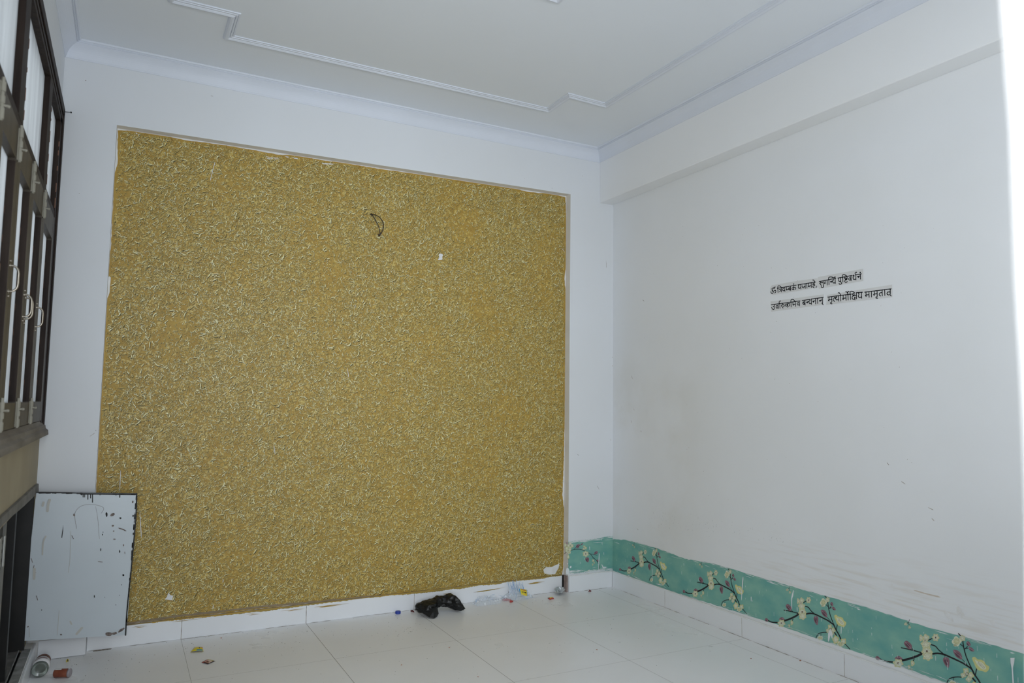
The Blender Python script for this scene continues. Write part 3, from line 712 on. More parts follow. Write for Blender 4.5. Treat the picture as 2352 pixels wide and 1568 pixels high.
class Border:
    """prints a motif on the plane axis=val"""
    def __init__(s, ax, val, nrm): s.b = MB(); s.ax = ax; s.val = val; s.n = nrm; s.shift = Vector((0, 0, 0)); s.lay = 0
    def P(s, q, layer):
        p = on(q[0], q[1], s.ax, s.val); return p + s.shift + s.n * (.0004 + layer * .00012)
    def keep(s, pts): return all(s.lo <= p.z <= s.hi for p in pts)
    def poly(s, pts, m, layer):
        P_ = [s.P(q, layer) for q in pts]; c = sum(P_, Vector()) / len(P_)
        for p in P_: p.z = min(max(p.z, .100), .322)
        if max(p.z for p in P_) - min(p.z for p in P_) < .004: return
        for i in range(len(P_)):
            s.b.face([c, P_[i], P_[(i + 1) % len(P_)]], m)
    def line(s, pts, w, m, layer):
        Q = smooth_line([s.P(q, layer) for q in pts], 5); Q = [p for p in Q if .10 < p.z < .325]
        if len(Q) > 1: ribbon(s.b, Q, w, s.n, m, True)
def flower(B, T, x, y, rx, ry, lobes=5, rot=0, col=2, eye=True, seed=0, layer=3):
    r_ = random.Random(seed); pts = []; n = 40
    for k in range(n):
        q = 2 * math.pi * k / n; rad = 1 + .13 * math.cos(lobes * q + seed) + r_.uniform(-.03, .03)
        px, py = rx * math.cos(q) * rad, ry * math.sin(q) * rad
        pts.append(T(x + px * math.cos(rot) - py * math.sin(rot), y + px * math.sin(rot) + py * math.cos(rot)))
    B.poly(pts, col, layer)
    B.poly([T(x + (a_ - x) * 1, y + (b_ - y) * 1) for a_, b_ in [(x + rx * .72 * math.cos(2 * math.pi * k / 16 + .2), y + ry * .72 * math.sin(2 * math.pi * k / 16 + .2)) for k in range(16)]], 3 if col != 3 else 2, layer + 1)
    for k in range(12):                                     # petal veins
        q = 2 * math.pi * (k + r_.random() * .5) / 12
        B.line([T(x + rx * .35 * math.cos(q), y + ry * .35 * math.sin(q)), T(x + rx * .82 * math.cos(q), y + ry * .82 * math.sin(q))], .0009, 6, layer + 2)
    if eye: B.poly([T(x + rx * .22 * math.cos(2 * math.pi * k / 10), y + ry * .25 * math.sin(2 * math.pi * k / 10)) for k in range(10)], 5, layer + 3)
def round_poly(pts):
    P = [Vector((*p, 0)) for p in pts]; n = len(P); out = []
    for i in range(n):
        a, b_, c, d = P[i - 1], P[i], P[(i + 1) % n], P[(i + 2) % n]
        for k in range(4):
            t = k / 4; q = .5 * ((2 * b_) + (c - a) * t + (2 * a - 5 * b_ + 4 * c - d) * t * t + (3 * b_ - a - 3 * c + d) * t ** 3); out.append((q.x, q.y))
    return out
def leaf(B, T, pts, layer=3):
    Q = [T(*p) for p in round_poly(pts)]; B.poly(Q, 7, layer)
    n = len(pts); c = (sum(p[0] for p in pts) / n, sum(p[1] for p in pts) / n)
    B.poly([T(p[0] * .55 + c[0] * .45 - 6, p[1] * .55 + c[1] * .45 + 6) for p in round_poly(pts)], 8, layer + 1)
    far = max(range(n), key=lambda i: (pts[i][0] - c[0]) ** 2 + (pts[i][1] - c[1]) ** 2); e = pts[far]; o_ = (2 * c[0] - e[0], 2 * c[1] - e[1])
    B.line([T(o_[0] * .8 + c[0] * .2, o_[1] * .8 + c[1] * .2), T(*c), T(e[0] * .9 + c[0] * .1, e[1] * .9 + c[1] * .1)], .0016, 9, layer + 2)

def strip(B, top, bot, tag_seed):
    """ragged green ground between two survey edges, with half-rubbed white paint along both"""
    r_ = random.Random(tag_seed)
    n = max(len(top), len(bot)); U = 120
    def samp(E, t):
        f = t * (len(E) - 1); i = min(int(f), len(E) - 2); return E[i].lerp(E[i + 1], f - i)
    tp, bt = [], []
    for k in range(U + 1):
        p = samp(top, k / U).copy(); q = samp(bot, k / U).copy(); p.z += r_.uniform(-.0025, .0015); q.z += r_.uniform(-.0015, .003); tp.append(p); bt.append(q)
    for k in range(U): B.b.face([tp[k], bt[k], bt[k + 1], tp[k + 1]], 0)
    dv = (tp[-1] - tp[0]).normalized()
    for k in range(150):                                    # brushed smears
        up_ = r_.random() < .5; E = tp if up_ else bt; i = r_.randrange(U - 6); p = E[i] + B.n * (.0016 + r_.uniform(0, .0008)) + Vector((0, 0, -min(.03, r_.expovariate(150)) if up_ else min(.02, r_.expovariate(190))))
        l = r_.uniform(.015, .08); q = p + dv * l + Vector((0, 0, r_.uniform(-.006, .004)))
        ribbon(B.b, [p, p.lerp(q, .4), q], [.0004, r_.uniform(.0005, .0024) if k % 5 else r_.uniform(.003, .006), .0004], B.n, 11 if r_.random() < .7 else 10, False)
    for k in range(int((tp[-1] - tp[0]).length * 40)):      # fine paint spatter
        i = r_.randrange(U); p = tp[i].lerp(bt[i], r_.uniform(.05, .95)) + B.n * .0017
        ribbon(B.b, [p, p + Vector((0, 0, -r_.uniform(.004, .018)))], r_.uniform(.0006, .0015), B.n, 10, False)

# on the right wall
BX = XR_ - .0008
B = Border(0, BX, NX)
c7 = lambda a_, c_: (1280 + a_ * .2636, 1180 + c_ * .2636); c8 = lambda a_, c_: (1750 + a_ / 3.907, 1250 + c_ / 3.907)
top = [c7(490, 222), c7(600, 225), c7(760, 265), c7(930, 320), c7(1100, 385), c7(1350, 430), c7(1730, 540), c8(0, 300), c8(500, 440), c8(1000, 580), c8(1500, 750), c8(1800, 820), c8(2352, 985)]
P_ = [on(*q, 0, BX) for q in top]; P_[0].y = .003
Et = [Vector((BX, y, float(np.interp(-y, [-p.y for p in P_], [p.z for p in P_])))) for y in np.linspace(.003, -2.75, 140)]
bot = [c7(490, 490), c7(800, 600), c7(1080, 695), c7(1350, 780), c7(1700, 890), c7(2000, 985), c7(2352, 1110), c8(1000, 1010), c8(1300, 1110), c8(1600, 1220)]
Q_ = [on(*q, 0, BX) for q in bot]
Eb = [Vector((BX, y, float(np.interp(-y, [-p.y for p in Q_], [p.z - .004 for p in Q_])))) for y in np.linspace(.003, -2.75, 140)]
strip(B, Et, Eb, 1)
T = lambda x, y: (1780 + x / 9.225, 1330 + y / 9.225)
for rep in (2, 1, 0, -1):
    B.shift = Vector((0, .6 * rep, 0)) if rep >= 0 else Vector((0, -.6, 0))
    sc = .0011
    for pts, w in [([(-160, 860), (-70, 905), (60, 915)], 17), ([(190, 880), (300, 845), (430, 785), (505, 735)], 23), ([(190, 650), (290, 670), (380, 690), (500, 722)], 13), ([(345, 650), (385, 690)], 8),
                   ([(660, 735), (740, 720), (840, 735), (960, 790), (1100, 860), (1190, 920), (1250, 970), (1290, 1060), (1350, 1160), (1395, 1260)], 19), ([(1395, 1260), (1490, 1370), (1590, 1480)], 12),
                   ([(645, 570), (710, 595), (760, 660), (845, 740)], 14), ([(605, 495), (660, 458)], 10), ([(1060, 355), (1110, 420), (1125, 520), (1140, 620), (1170, 750), (1220, 890), (1260, 980)], 13),
                   ([(1085, 540), (1120, 570), (1140, 610)], 9), ([(1150, 620), (1190, 575)], 8), ([(1150, 615), (1210, 600)], 7), ([(1110, 805), (1180, 890)], 7), ([(1325, 950), (1305, 1060)], 11),
                   ([(1130, 1125), (1040, 1120), (950, 1140), (900, 1180), (870, 1250)], 10), ([(975, 1150), (975, 1200)], 7), ([(1265, 1130), (1300, 1180)], 20), ([(385, 840), (365, 880)], 9), ([(190, 850), (225, 870)], 9),
                   ([(320, 140), (300, 190), (265, 215)], 6), ([(300, 190), (320, 260)], 6), ([(850, 740), (850, 790)], 7)]:
        B.line([T(*p) for p in pts], w * .00034, 1, 1)
    for pts in [[(230, 560), (265, 520), (310, 545), (350, 600), (345, 660), (300, 665), (250, 610)], [(820, 830), (850, 780), (905, 790), (920, 850), (905, 965), (855, 925)], [(975, 650), (1040, 650), (1095, 710), (1110, 790), (1080, 805), (1010, 750)],
                [(1180, 490), (1215, 485), (1240, 540), (1215, 565), (1180, 540)], [(1215, 580), (1255, 590), (1295, 645), (1250, 655), (1215, 620)], [(90, 840), (140, 800), (200, 830), (190, 860), (100, 860)], [(-215, 850), (-180, 820), (-145, 850), (-150, 890), (-190, 890)]]:
        leaf(B, T, pts)
    for i, (x, y, rx, ry, lb, col, eye) in enumerate([(495, 460, 30, 58, 3, 2, False), (568, 450, 48, 62, 4, 2, False), (565, 570, 74, 62, 5, 2, False), (553, 505, 40, 45, 4, 4, True), (590, 780, 76, 74, 6, 2, False), (580, 690, 80, 72, 5, 2, True),
            (715, 440, 50, 66, 6, 2, True), (1030, 490, 66, 82, 4, 3, False), (1008, 562, 28, 20, 3, 3, False), (1120, 430, 42, 54, 5, 2, False), (1165, 1000, 42, 46, 4, 4, False), (1125, 1085, 40, 45, 4, 2, False), (1235, 1080, 46, 56, 4, 4, False), (1205, 1150, 40, 50, 4, 2, False),
            (1180, 1060, 26, 30, 5, 5, False), (1290, 1280, 65, 85, 5, 4, False), (1455, 1310, 58, 60, 4, 4, False), (1390, 1370, 66, 56, 5, 3, False), (140, 930, 74, 74, 6, 2, True), (360, 920, 28, 50, 3, 4, False), (305, 985, 20, 36, 3, 4, False), (345, 1035, 9, 22, 3, 4, False),
            (960, 1240, 56, 46, 5, 3, False), (262, 222, 24, 26, 3, 2, False), (320, 275, 20, 28, 3, 2, False)]):
        flower(B, T, x, y, rx, ry, lb, 0, col, eye, i, 3 + (i % 5) * .3)
    B.poly([T(*p) for p in round_poly([(1262, 765), (1300, 750), (1340, 790), (1390, 795), (1440, 820), (1460, 870), (1510, 910), (1500, 970), (1460, 1010), (1410, 995), (1350, 980), (1310, 930), (1290, 870), (1265, 810)])], 4, 3)
    B.poly([T(*p) for p in round_poly([(1300, 800), (1345, 825), (1400, 840), (1450, 900), (1465, 950), (1420, 965), (1370, 930), (1325, 870)])], 3, 4)
    for k in range(6): B.line([T(1360 + k * 17, 830 + k * 17), T(1345 + k * 17, 880 + k * 14)], .0014, 6, 5)
B.shift = Vector((0, 0, 0))
def drip(pts, w): # photo points, widths in metres
    Q = [on(u, v, 0, BX) + NX * .0022 for u, v in pts]
    if isinstance(w, list):
        S_ = smooth_line(Q, 6); f = np.linspace(0, len(w) - 1, len(S_)); ws = [float(np.interp(t, range(len(w)), w)) for t in f]; ribbon(B.b, S_, ws, NX, 10, True)
    else: ribbon(B.b, [Q[0], Q[0].lerp(Q[-1], .15), Q[0].lerp(Q[-1], .8), Q[-1]], [w * .5, w, w * .8, w * .4], NX, 10, True)
Tm = T
drip([Tm(398, 235), Tm(378, 340), Tm(360, 420), Tm(364, 620)], [.003, .0085, .006, .003]); drip([Tm(1412, 1000), Tm(1408, 1150)], .004); drip([Tm(1180, 1060), Tm(1160, 1160), Tm(1140, 1310)], [.003, .014, .004])
NXD = .0003; drip([Tm(1196, 1080), Tm(1202, 1150), Tm(1218, 1245)], [.003, .012, .004]); drip([Tm(475, 590), Tm(478, 680)], .004)
L9 = lambda x, y: (2050 + x / 7.788, 1420 + y / 7.788)
B.b.face([on(*L9(*p), 0, BX) + NX * .0022 for p in [(2112, 702), (2190, 702), (2180, 800), (2165, 850), (2160, 900), (2178, 1160), (2152, 1160), (2138, 900), (2130, 850), (2118, 790)]], 10)
for (a_, c_, a2, c2, w) in [(1622, 550, 1612, 665, .007), (1612, 665, 1608, 750, .005), (830, 475, 828, 600, .004), (1105, 430, 1107, 450, .003), (1692, 720, 1692, 760, .005)]:
    drip([c7(a_, c_), c7(a2, c2)], w)
# the piece left on the pier, with a different spray
B.ax = 1; B.val = YB - .0008; B.n = NY; BY = YB - .0008
q9 = lambda x, y: (1290 + x / 9.8, 1220 + y / 9.8)
Et = [on(*q9(x, y), 1, BY) for x, y in [(60, 248), (150, 238), (300, 215), (500, 188), (700, 180), (900, 140), (1050, 105), (1136, 88)]]
Eb = [on(*q9(x, y), 1, BY) for x, y in [(45, 935), (150, 950), (300, 950), (500, 925), (700, 895), (900, 865), (1050, 885), (1136, 880)]]
for E_ in (Et, Eb): E_[0].x = RXR + .001; E_[-1].x = .003
strip(B, Et, Eb, 2)
for pts, w in [([(60, 505), (120, 460), (200, 435), (280, 405), (400, 400), (500, 430), (560, 470), (640, 500), (700, 580), (780, 650), (840, 760), (848, 850)], 12), ([(640, 505), (720, 520), (800, 535)], 8), ([(280, 400), (330, 350), (420, 310), (460, 275)], 9), ([(115, 250), (120, 290)], 10), ([(705, 600), (705, 640)], 5)]:
    B.line([q9(*p) for p in pts], w * .00026, 1, 1)
for pts in [[(320, 330), (370, 285), (405, 300), (385, 360), (340, 375)], [(530, 620), (570, 580), (615, 610), (600, 690), (560, 680)], [(725, 500), (760, 450), (810, 450), (800, 500), (740, 515)], [(785, 650), (820, 635), (855, 670), (830, 690)], [(430, 290), (465, 265), (480, 280), (450, 310)], [(108, 250), (130, 245), (125, 280), (110, 280)]]:
    leaf(B, q9, pts)
for i, (x, y, rx, ry, lb, col, eye) in enumerate([(80, 310, 22, 45, 4, 2, False), (190, 275, 35, 34, 4, 2, False), (235, 325, 30, 38, 4, 4, False), (155, 320, 32, 36, 4, 2, False), (190, 365, 30, 30, 4, 4, False), (190, 318, 12, 12, 4, 5, False), (115, 385, 36, 44, 5, 4, False), (180, 405, 36, 40, 5, 2, False), (165, 470, 38, 34, 5, 3, False), (110, 440, 28, 30, 4, 2, False), (148, 435, 12, 14, 4, 5, False),
        (507, 338, 24, 22, 4, 4, False), (540, 375, 26, 30, 4, 4, False), (495, 392, 26, 24, 4, 2, False), (540, 505, 64, 62, 6, 2, True), (148, 570, 26, 46, 3, 4, False), (707, 655, 22, 30, 3, 4, False), (730, 705, 15, 24, 3, 4, False), (698, 748, 14, 22, 3, 4, False), (600, 885, 18, 20, 3, 4, False)]):
    flower(B, q9, x, y, rx, ry, lb, 0, col, eye, i + 40, 3 + (i % 5) * .3)
def pdrip(pts, w): ribbon(B.b, [on(*q9(*p), 1, BY) + NY * .0022 for p in pts], w, NY, 10, False)
pdrip([(842, 492), (838, 600), (828, 740), (830, 900)], [.005, .006, .004, .003]); pdrip([(897, 160), (900, 200)], .003); pdrip([(905, 240), (908, 290)], .003); pdrip([(625, 340), (628, 410)], .004); pdrip([(945, 470), (945, 520)], .003)
for pts in [[(95, 860), (110, 815), (145, 820), (170, 870), (160, 935), (130, 975), (100, 970), (90, 920)], [(185, 780), (205, 772), (220, 795), (205, 822), (178, 820)], [(122, 720), (140, 712), (145, 735), (128, 742)], [(900, 730), (930, 790), (1005, 795), (1000, 815), (930, 830), (895, 760)]]:
    B.b.face([on(*q9(*p), 1, BY) + NY * .0024 for p in pts], 10)
B.b.v = [(min(p[0], .0033), min(p[1], .0033), p[2]) for p in B.b.v]
tag(B.b.build('wallpaper_border', BORD), 'sea-green blossom-branch wallpaper border left above the skirting tiles in the corner', 'wallpaper border')

# ------------------------------------------------------------------ cut-out verse pasted on the right wall
XP = XR_ - .0012
k1 = lambda x, y: (1760 + x / 17.423, 630 + y / 17.423)
k2 = lambda x, y: (1870 + x / 17.423, 610 + y / 17.423)
k3 = lambda x, y: (1760 + x / 16.8, 660 + y / 16.8)
k4 = lambda x, y: (1890 + x / 13.835, 640 + y / 13.835)
k0 = lambda x, y: (1720 + x / 5.88, 580 + y / 5.88)
def circ(x, y, rx, ry, n=14): return [(x + rx * math.cos(2 * math.pi * k / n), y + ry * math.sin(2 * math.pi * k / n)) for k in range(n + 1)]
def verse(label, outline, K, strokes, dots=(), w=.0040):
    pts = [on(*k0(*p), 0, XP) for p in outline]; c = sum(pts, Vector()) / len(pts)
    b = MB(); b.face(list(pts), 0); n = len(pts)
    back = [p + Vector((.0010, 0, 0)) for p in pts]
    for i in range(n): b.face([pts[i], back[i], back[(i + 1) % n], pts[(i + 1) % n]], 0)
    o = b.build('paper_strip', PAPER); tag(o, label, 'paper strip', 'pasted verse strips')
    b = MB()
    for st in strokes:
        P = [on(*K(*p), 0, XP - .0004) for p in st]; Q = smooth_line(P, 5) if len(P) > 2 else P
        ribbon(b, Q, w, NX, 0, True)
        for q in P[1:-1]: disc(b, q, w / 2, NX, 0, 8)
    for (x, y, r) in dots: disc(b, on(*K(x, y), 0, XP - .0004), r, NX, 0, 12)
    b.build('lettering', INK, o)
S1 = [[(212, 585), (240, 570), (262, 592), (252, 632), (225, 655)], [(225, 655), (265, 668), (283, 702), (268, 745), (235, 762), (200, 742), (175, 690)], [(272, 690), (310, 660), (340, 636), (368, 640), (384, 672), (374, 712), (340, 738)], [(270, 520), (290, 550), (325, 556), (358, 500)],
      [(438, 556), (1200, 428)], [(460, 545), (474, 722)], [(460, 545), (466, 482), (505, 455), (560, 475), (600, 515), (612, 540)], [(598, 530), (605, 702)], [(515, 612), (548, 588), (600, 592)], [(595, 622), (532, 692)],
      [(740, 510), (748, 680)], [(655, 535), (684, 562), (650, 602), (664, 642), (700, 655), (742, 622)], [(802, 500), (808, 612)], [(800, 615), (828, 628), (830, 600), (882, 588)], circ(930, 578, 38, 46), [(908, 548), (955, 606)], [(968, 475), (976, 645)],
      circ(1065, 568, 36, 40), [(1100, 452), (1105, 622)], [(1103, 530), (1150, 512), (1178, 538), (1176, 575), (1150, 608)],
      [(1262, 418), (1972, 305)], [(1280, 428), (1306, 455), (1278, 495), (1290, 540), (1330, 556), (1376, 522)], [(1378, 402), (1383, 583)], [(1555, 375), (1561, 558)], [(1430, 448), (1442, 505), (1475, 540), (1506, 525), (1508, 488), (1555, 478)], [(1625, 365), (1632, 548)],
      [(1690, 358), (1690, 478)], [(1680, 478), (1722, 495), (1696, 470), (1796, 455)], [(1796, 340), (1802, 522)], [(1925, 325), (1914, 366), (1866, 375), (1864, 402), (1905, 395), (1944, 420), (1930, 458), (1872, 458), (1870, 505), (1920, 540)], [(1860, 222), (1892, 227), (1920, 262), (1945, 310)], [(2008, 472), (1995, 532)]]
verse('pasted strip of printed verse, upper row, starting with the om sign', [(285, 480), (310, 440), (700, 375), (925, 345), (935, 420), (930, 470), (640, 520), (320, 572), (292, 550)], k1, S1, [(1100, 386, .0034), (318, 512, .0028)])
S2 = [[(198, 635), (722, 531)], [(822, 514), (868, 502)], [(262, 628), (262, 680), (222, 698)], [(220, 700), (290, 792)], [(240, 692), (352, 670)], [(355, 612), (365, 805)], [(285, 830), (302, 866), (345, 868), (384, 842), (374, 808)],
      [(436, 592), (441, 700)], [(408, 684), (432, 722), (442, 690)], [(515, 575), (519, 770)], [(590, 558), (596, 758)], [(580, 560), (576, 492), (612, 457), (680, 450), (750, 470), (830, 512), (842, 530)], [(655, 632), (745, 612)], [(652, 632), (680, 670), (692, 640)],
      [(728, 540), (765, 525), (785, 552), (760, 590), (738, 602), (746, 660), (780, 692), (838, 680)], [(838, 522), (846, 712)], [(948, 495), (1506, 392)], [(975, 502), (982, 598), (1010, 630), (1062, 612)], [(1062, 482), (1068, 660)], [(995, 708), (1020, 742), (1070, 736), (1106, 706), (1086, 676)],
      [(1140, 462), (1150, 655)], [(1132, 462), (1130, 392), (1165, 360), (1220, 365), (1280, 395), (1312, 432)], [(1225, 460), (1227, 520), (1268, 545), (1310, 512)], [(1236, 478), (1300, 522)], [(1312, 432), (1316, 540), (1252, 575), (1222, 615), (1242, 657), (1290, 664), (1326, 634)],
      circ(1425, 530, 42, 46), [(1472, 402), (1479, 602)], [(1546, 402), (1580, 380), (1602, 408), (1580, 440), (1558, 456), (1562, 520), (1602, 550), (1666, 532)], [(1666, 362), (1671, 568)], [(1655, 365), (1888, 326)], [(1660, 360), (1640, 312), (1652, 272), (1690, 258), (1702, 274)], [(1732, 432), (1850, 408)], [(1735, 432), (1778, 470), (1788, 440)], [(1848, 332), (1856, 535)]]
verse('pasted strip of printed verse, right end of the upper row, ending in a dot', [(932, 330), (1545, 217), (1548, 380), (947, 487), (937, 470)], k2, S2, [(830, 460, .0036), (1845, 272, .0036)])
S3 = [[(195, 1216), (1352, 1060)], [(318, 1202), (328, 1240), (300, 1284), (272, 1292), (325, 1302), (336, 1352), (300, 1398), (255, 1390), (215, 1322)], circ(430, 1297, 42, 50), [(475, 1187), (481, 1372)], [(540, 1177), (546, 1362)], [(540, 1172), (515, 1122), (526, 1080), (560, 1060), (578, 1072)],
      [(650, 1162), (660, 1205), (602, 1242), (670, 1342)], [(640, 1222), (700, 1208), (725, 1240), (712, 1275), (672, 1268)], circ(800, 1226, 38, 44), [(850, 1137), (856, 1318)], [(852, 1188), (905, 1160), (938, 1190), (930, 1240), (895, 1278)],
      [(990, 1112), (996, 1302)], [(985, 1112), (986, 1042), (1010, 1005), (1055, 998), (1112, 1030), (1152, 1088)], [(1065, 1105), (1066, 1212)], [(1058, 1214), (1090, 1235), (1068, 1205), (1170, 1190)], [(1165, 1092), (1173, 1278)], circ(1277, 1177, 42, 48), [(1322, 1067), (1330, 1258)],
      [(1432, 1046), (1742, 1000)], [(1797, 986), (2280, 920)], circ(1507, 1147, 46, 50), [(1478, 1118), (1535, 1180)], [(1546, 1032), (1555, 1228)], [(1612, 1106), (1715, 1086)], [(1612, 1110), (1642, 1145), (1652, 1110)], [(1715, 1012), (1745, 1000), (1756, 1030), (1716, 1072), (1716, 1140), (1750, 1170), (1800, 1152)], [(1800, 987), (1806, 1198)],
      [(1862, 1072), (1970, 1052)], [(1862, 1076), (1892, 1110), (1902, 1075)], [(1970, 967), (1976, 1180)], [(2050, 957), (2059, 1163)], [(2126, 1043), (2246, 1020)], [(2126, 1043), (2158, 1080), (2170, 1048)], [(2240, 935), (2250, 1150)], [(2230, 1155), (2276, 1215)]]
verse('pasted strip of printed verse, lower row, left piece under the om sign', [(293, 660), (1012, 563), (1015, 640), (1012, 700), (303, 797)], k1, S3)
S4 = [[(152, 582), (905, 486)], [(1060, 442), (1258, 428)], [(195, 580), (197, 682)], [(172, 680), (200, 706), (188, 668), (286, 655)], [(282, 572), (286, 730), (247, 755), (250, 788), (292, 795)], [(420, 600), (372, 596), (338, 640), (334, 682), (370, 720)], [(375, 598), (425, 662), (458, 670), (500, 642)], [(432, 556), (442, 590), (412, 612)], [(496, 548), (499, 710)],
      [(565, 536), (569, 703)], [(486, 452), (515, 440), (546, 482), (568, 526)], [(645, 530), (646, 640)], [(622, 638), (652, 660), (640, 625), (736, 610)], [(731, 516), (739, 683)], [(796, 506), (803, 673)], [(725, 416), (755, 415), (780, 450), (795, 496)], [(793, 480), (790, 432), (810, 400), (836, 406)],
      [(872, 492), (879, 658)], [(866, 482), (870, 422), (900, 395), (950, 405), (1010, 446)], circ(970, 493, 28, 26), [(950, 515), (990, 535), (1064, 522)], [(985, 535), (940, 562), (930, 610), (952, 648), (1002, 648)], circ(1016, 598, 10, 16), [(1012, 605), (1022, 668)], [(1063, 442), (1071, 638)],
      [(1122, 450), (1150, 488), (1126, 530), (1136, 580), (1180, 600), (1226, 572)], [(1228, 432), (1233, 618)], [(1328, 426), (2168, 320)], [(1370, 422), (1372, 535)], [(1348, 530), (1378, 560), (1365, 520), (1466, 505)], [(1463, 407), (1469, 588)], [(1540, 400), (1546, 578)],
      [(1630, 392), (1632, 505)], [(1608, 502), (1638, 530), (1625, 490), (1725, 475)], [(1722, 378), (1726, 555), (1692, 577), (1692, 610), (1740, 616)], [(1880, 440), (1822, 446), (1792, 480), (1796, 520), (1834, 545)], [(1882, 362), (1888, 543)], [(1962, 352), (1969, 528)], [(2140, 420), (2072, 420), (2040, 452), (2042, 488), (2090, 514)], [(2140, 330), (2142, 480)], [(2122, 498), (2168, 545)]]
verse('pasted strip of printed verse, lower row, longest piece at its right end', [(1060, 570), (1935, 432), (1940, 520), (1940, 600), (1045, 705)], k4, S4)

# ------------------------------------------------------------------ rubbish on the floor
r3 = random.Random(21)
# black carrier bag: a lofted, crumpled skin
def crumple(name, secs, mat_, label, cat, seed, amp, extra=None, parent=None, nseg=22, sub=3):
    rr_ = random.Random(seed); b = MB(); rings = []
    for (c, ry, rz, sq) in secs:
        ring = []
        for k in range(nseg):
            q = 2 * math.pi * k / nseg
            j = 1 + rr_.uniform(-amp, amp)
            ring.append(Vector((c[0] + rr_.uniform(-amp, amp) * .02, c[1] + ry * math.cos(q) * j, max(.0012, c[2] + rz * math.sin(q) * j))))
        rings.append(ring)
    for i in range(len(rings) - 1):
        for k in range(nseg):
            b.face([rings[i][k], rings[i + 1][k], rings[i + 1][(k + 1) % nseg], rings[i][(k + 1) % nseg]], 0, False)
    b.face(list(reversed(rings[0])), 0); b.face(rings[-1], 0)
    return b
bagm = noisy('black_polythene', (.005, .005, .005), (.009, .009, .008), 20, .36, .4, bump=.5, bscale=45)
secs = [((-1.362, -.060, .034), .010, .012, 0), ((-1.348, -.062, .032), .030, .026, 0), ((-1.325, -.075, .034), .050, .030, 0), ((-1.300, -.085, .034), .062, .032, 0), ((-1.272, -.075, .036), .058, .034, 0), ((-1.245, -.050, .044), .036, .034, 0), ((-1.222, -.035, .052), .030, .027, 0),
        ((-1.198, -.038, .046), .030, .024, 0), ((-1.172, -.048, .050), .040, .030, 0), ((-1.148, -.060, .046), .052, .040, 0), ((-1.124, -.072, .034), .056, .036, 0), ((-1.104, -.085, .022), .044, .024, 0), ((-1.094, -.095, .014), .026, .010, 0)]
secs = [((c[0], c[1], c[2] + .005), a_, z_ * 1.08, q_) for c, a_, z_, q_ in secs]
b = crumple('plastic_bag', secs, bagm, '', '', 5, .16, nseg=20)
o = b.build('plastic_bag', bagm, merge=True)
for p in o.data.polygons: p.use_smooth = True
sd = o.modifiers.new('subdivision', 'SUBSURF'); sd.levels = 3; sd.render_levels = 3
for nm_, sc_, st_ in (('folds', .03, .016), ('creases', .02, .003)):
    tx = bpy.data.textures.new(nm_, 'VORONOI' if nm_ == 'creases' else 'CLOUDS'); tx.noise_scale = sc_
    dp = o.modifiers.new(nm_, 'DISPLACE'); dp.texture = tx; dp.strength = st_; dp.mid_level = .5; dp.texture_coords = 'LOCAL'
tag(o, 'crumpled black plastic bag lying against the skirting under the gold wallpaper', 'plastic bag')
b = MB()                                                   # its hanging mouth flap
fl_ = [(-1.352, -.085, .052), (-1.30, -.148, .050), (-1.262, -.128, .050), (-1.262, -.150, .020), (-1.275, -.158, .006), (-1.298, -.170, .003), (-1.318, -.158, .008), (-1.345, -.110, .025)]
c_ = Vector((-1.295, -.152, .034))
for i in range(len(fl_)): b.face([c_, fl_[i], fl_[(i + 1) % len(fl_)]], 0, True)
b.build('bag_flap', bagm, o)

# clear bags with blue print
def clearmat(name, c, a):
    m = bpy.data.materials.new(name); m.use_nodes = True; N, L = m.node_tree.nodes, m.node_tree.links
    for n in list(N): N.remove(n)
    out = N.new('ShaderNodeOutputMaterial'); mx = N.new('ShaderNodeMixShader'); tr = N.new('ShaderNodeBsdfTransparent'); pb = N.new('ShaderNodeBsdfPrincipled')
    pb.inputs['Base Color'].default_value = (*c, 1); pb.inputs['Roughness'].default_value = .15; mx.inputs[0].default_value = a
    L.new(tr.outputs[0], mx.inputs[1]); L.new(pb.outputs[0], mx.inputs[2]); L.new(mx.outputs[0], out.inputs[0]); return m
CLR = clearmat('clear_polythene', (.75, .82, .90), .26); BLU = clearmat('blue_print', (.10, .28, .60), .75); WHI = clearmat('painted_glint', (.9, .93, .97), .8)  # the white one paints glints of light as colour
def clear_bag(cx, cy, w, d, h, label, seed):
    rr_ = random.Random(seed); b = MB(); nx, ny = 30, 14; V = []
    for j in range(ny):
        for i in range(nx):
            u, v = i / (nx - 1) * 2 - 1, j / (ny - 1) * 2 - 1
            e = max(0, 1 - u * u) ** .6 * max(0, 1 - v * v) ** .5
            V.append(Vector((cx + u * w / 2 * (1 + rr_.uniform(-.08, .08)), cy + v * d / 2 * (1 - .2 * u * u) + rr_.uniform(-.003, .003), .002 + h * e * (.72 + .18 * math.sin(7 * u + 3 * v + seed) + rr_.uniform(-.16, .12)))))
    for j in range(ny - 1):
        for i in range(nx - 1):
            q = [j * nx + i, j * nx + i + 1, (j + 1) * nx + i + 1, (j + 1) * nx + i]
            r_ = rr_.random(); b.face([V[k] for k in q], 2 if r_ < .07 else 0)
    o = b.build('clear_bag', [CLR, BLU, WHI]); tag(o, label, 'clear bag')
    b = MB()
    for k in range(46):                                     # white streaks paint light on the creases, blue ones are print
        i = rr_.randrange(nx * ny - nx - 2); p = V[i] + Vector((0, -.001, .0015)); q = V[i + rr_.choice([1, nx, nx + 1])] + Vector((0, -.001, .0015)); q = p.lerp(q, rr_.uniform(1.5, 4.5))
        ribbon(b, [p, p.lerp(q, .5), q], [.0003, rr_.uniform(.0008, .0022), .0003], Vector((.2, -.8, .55)).normalized(), 0 if rr_.random() < .55 else 1, False)
    tag(b.build('stripes_and_glints', [BLU, WHI], o), kind='stuff')
    return o
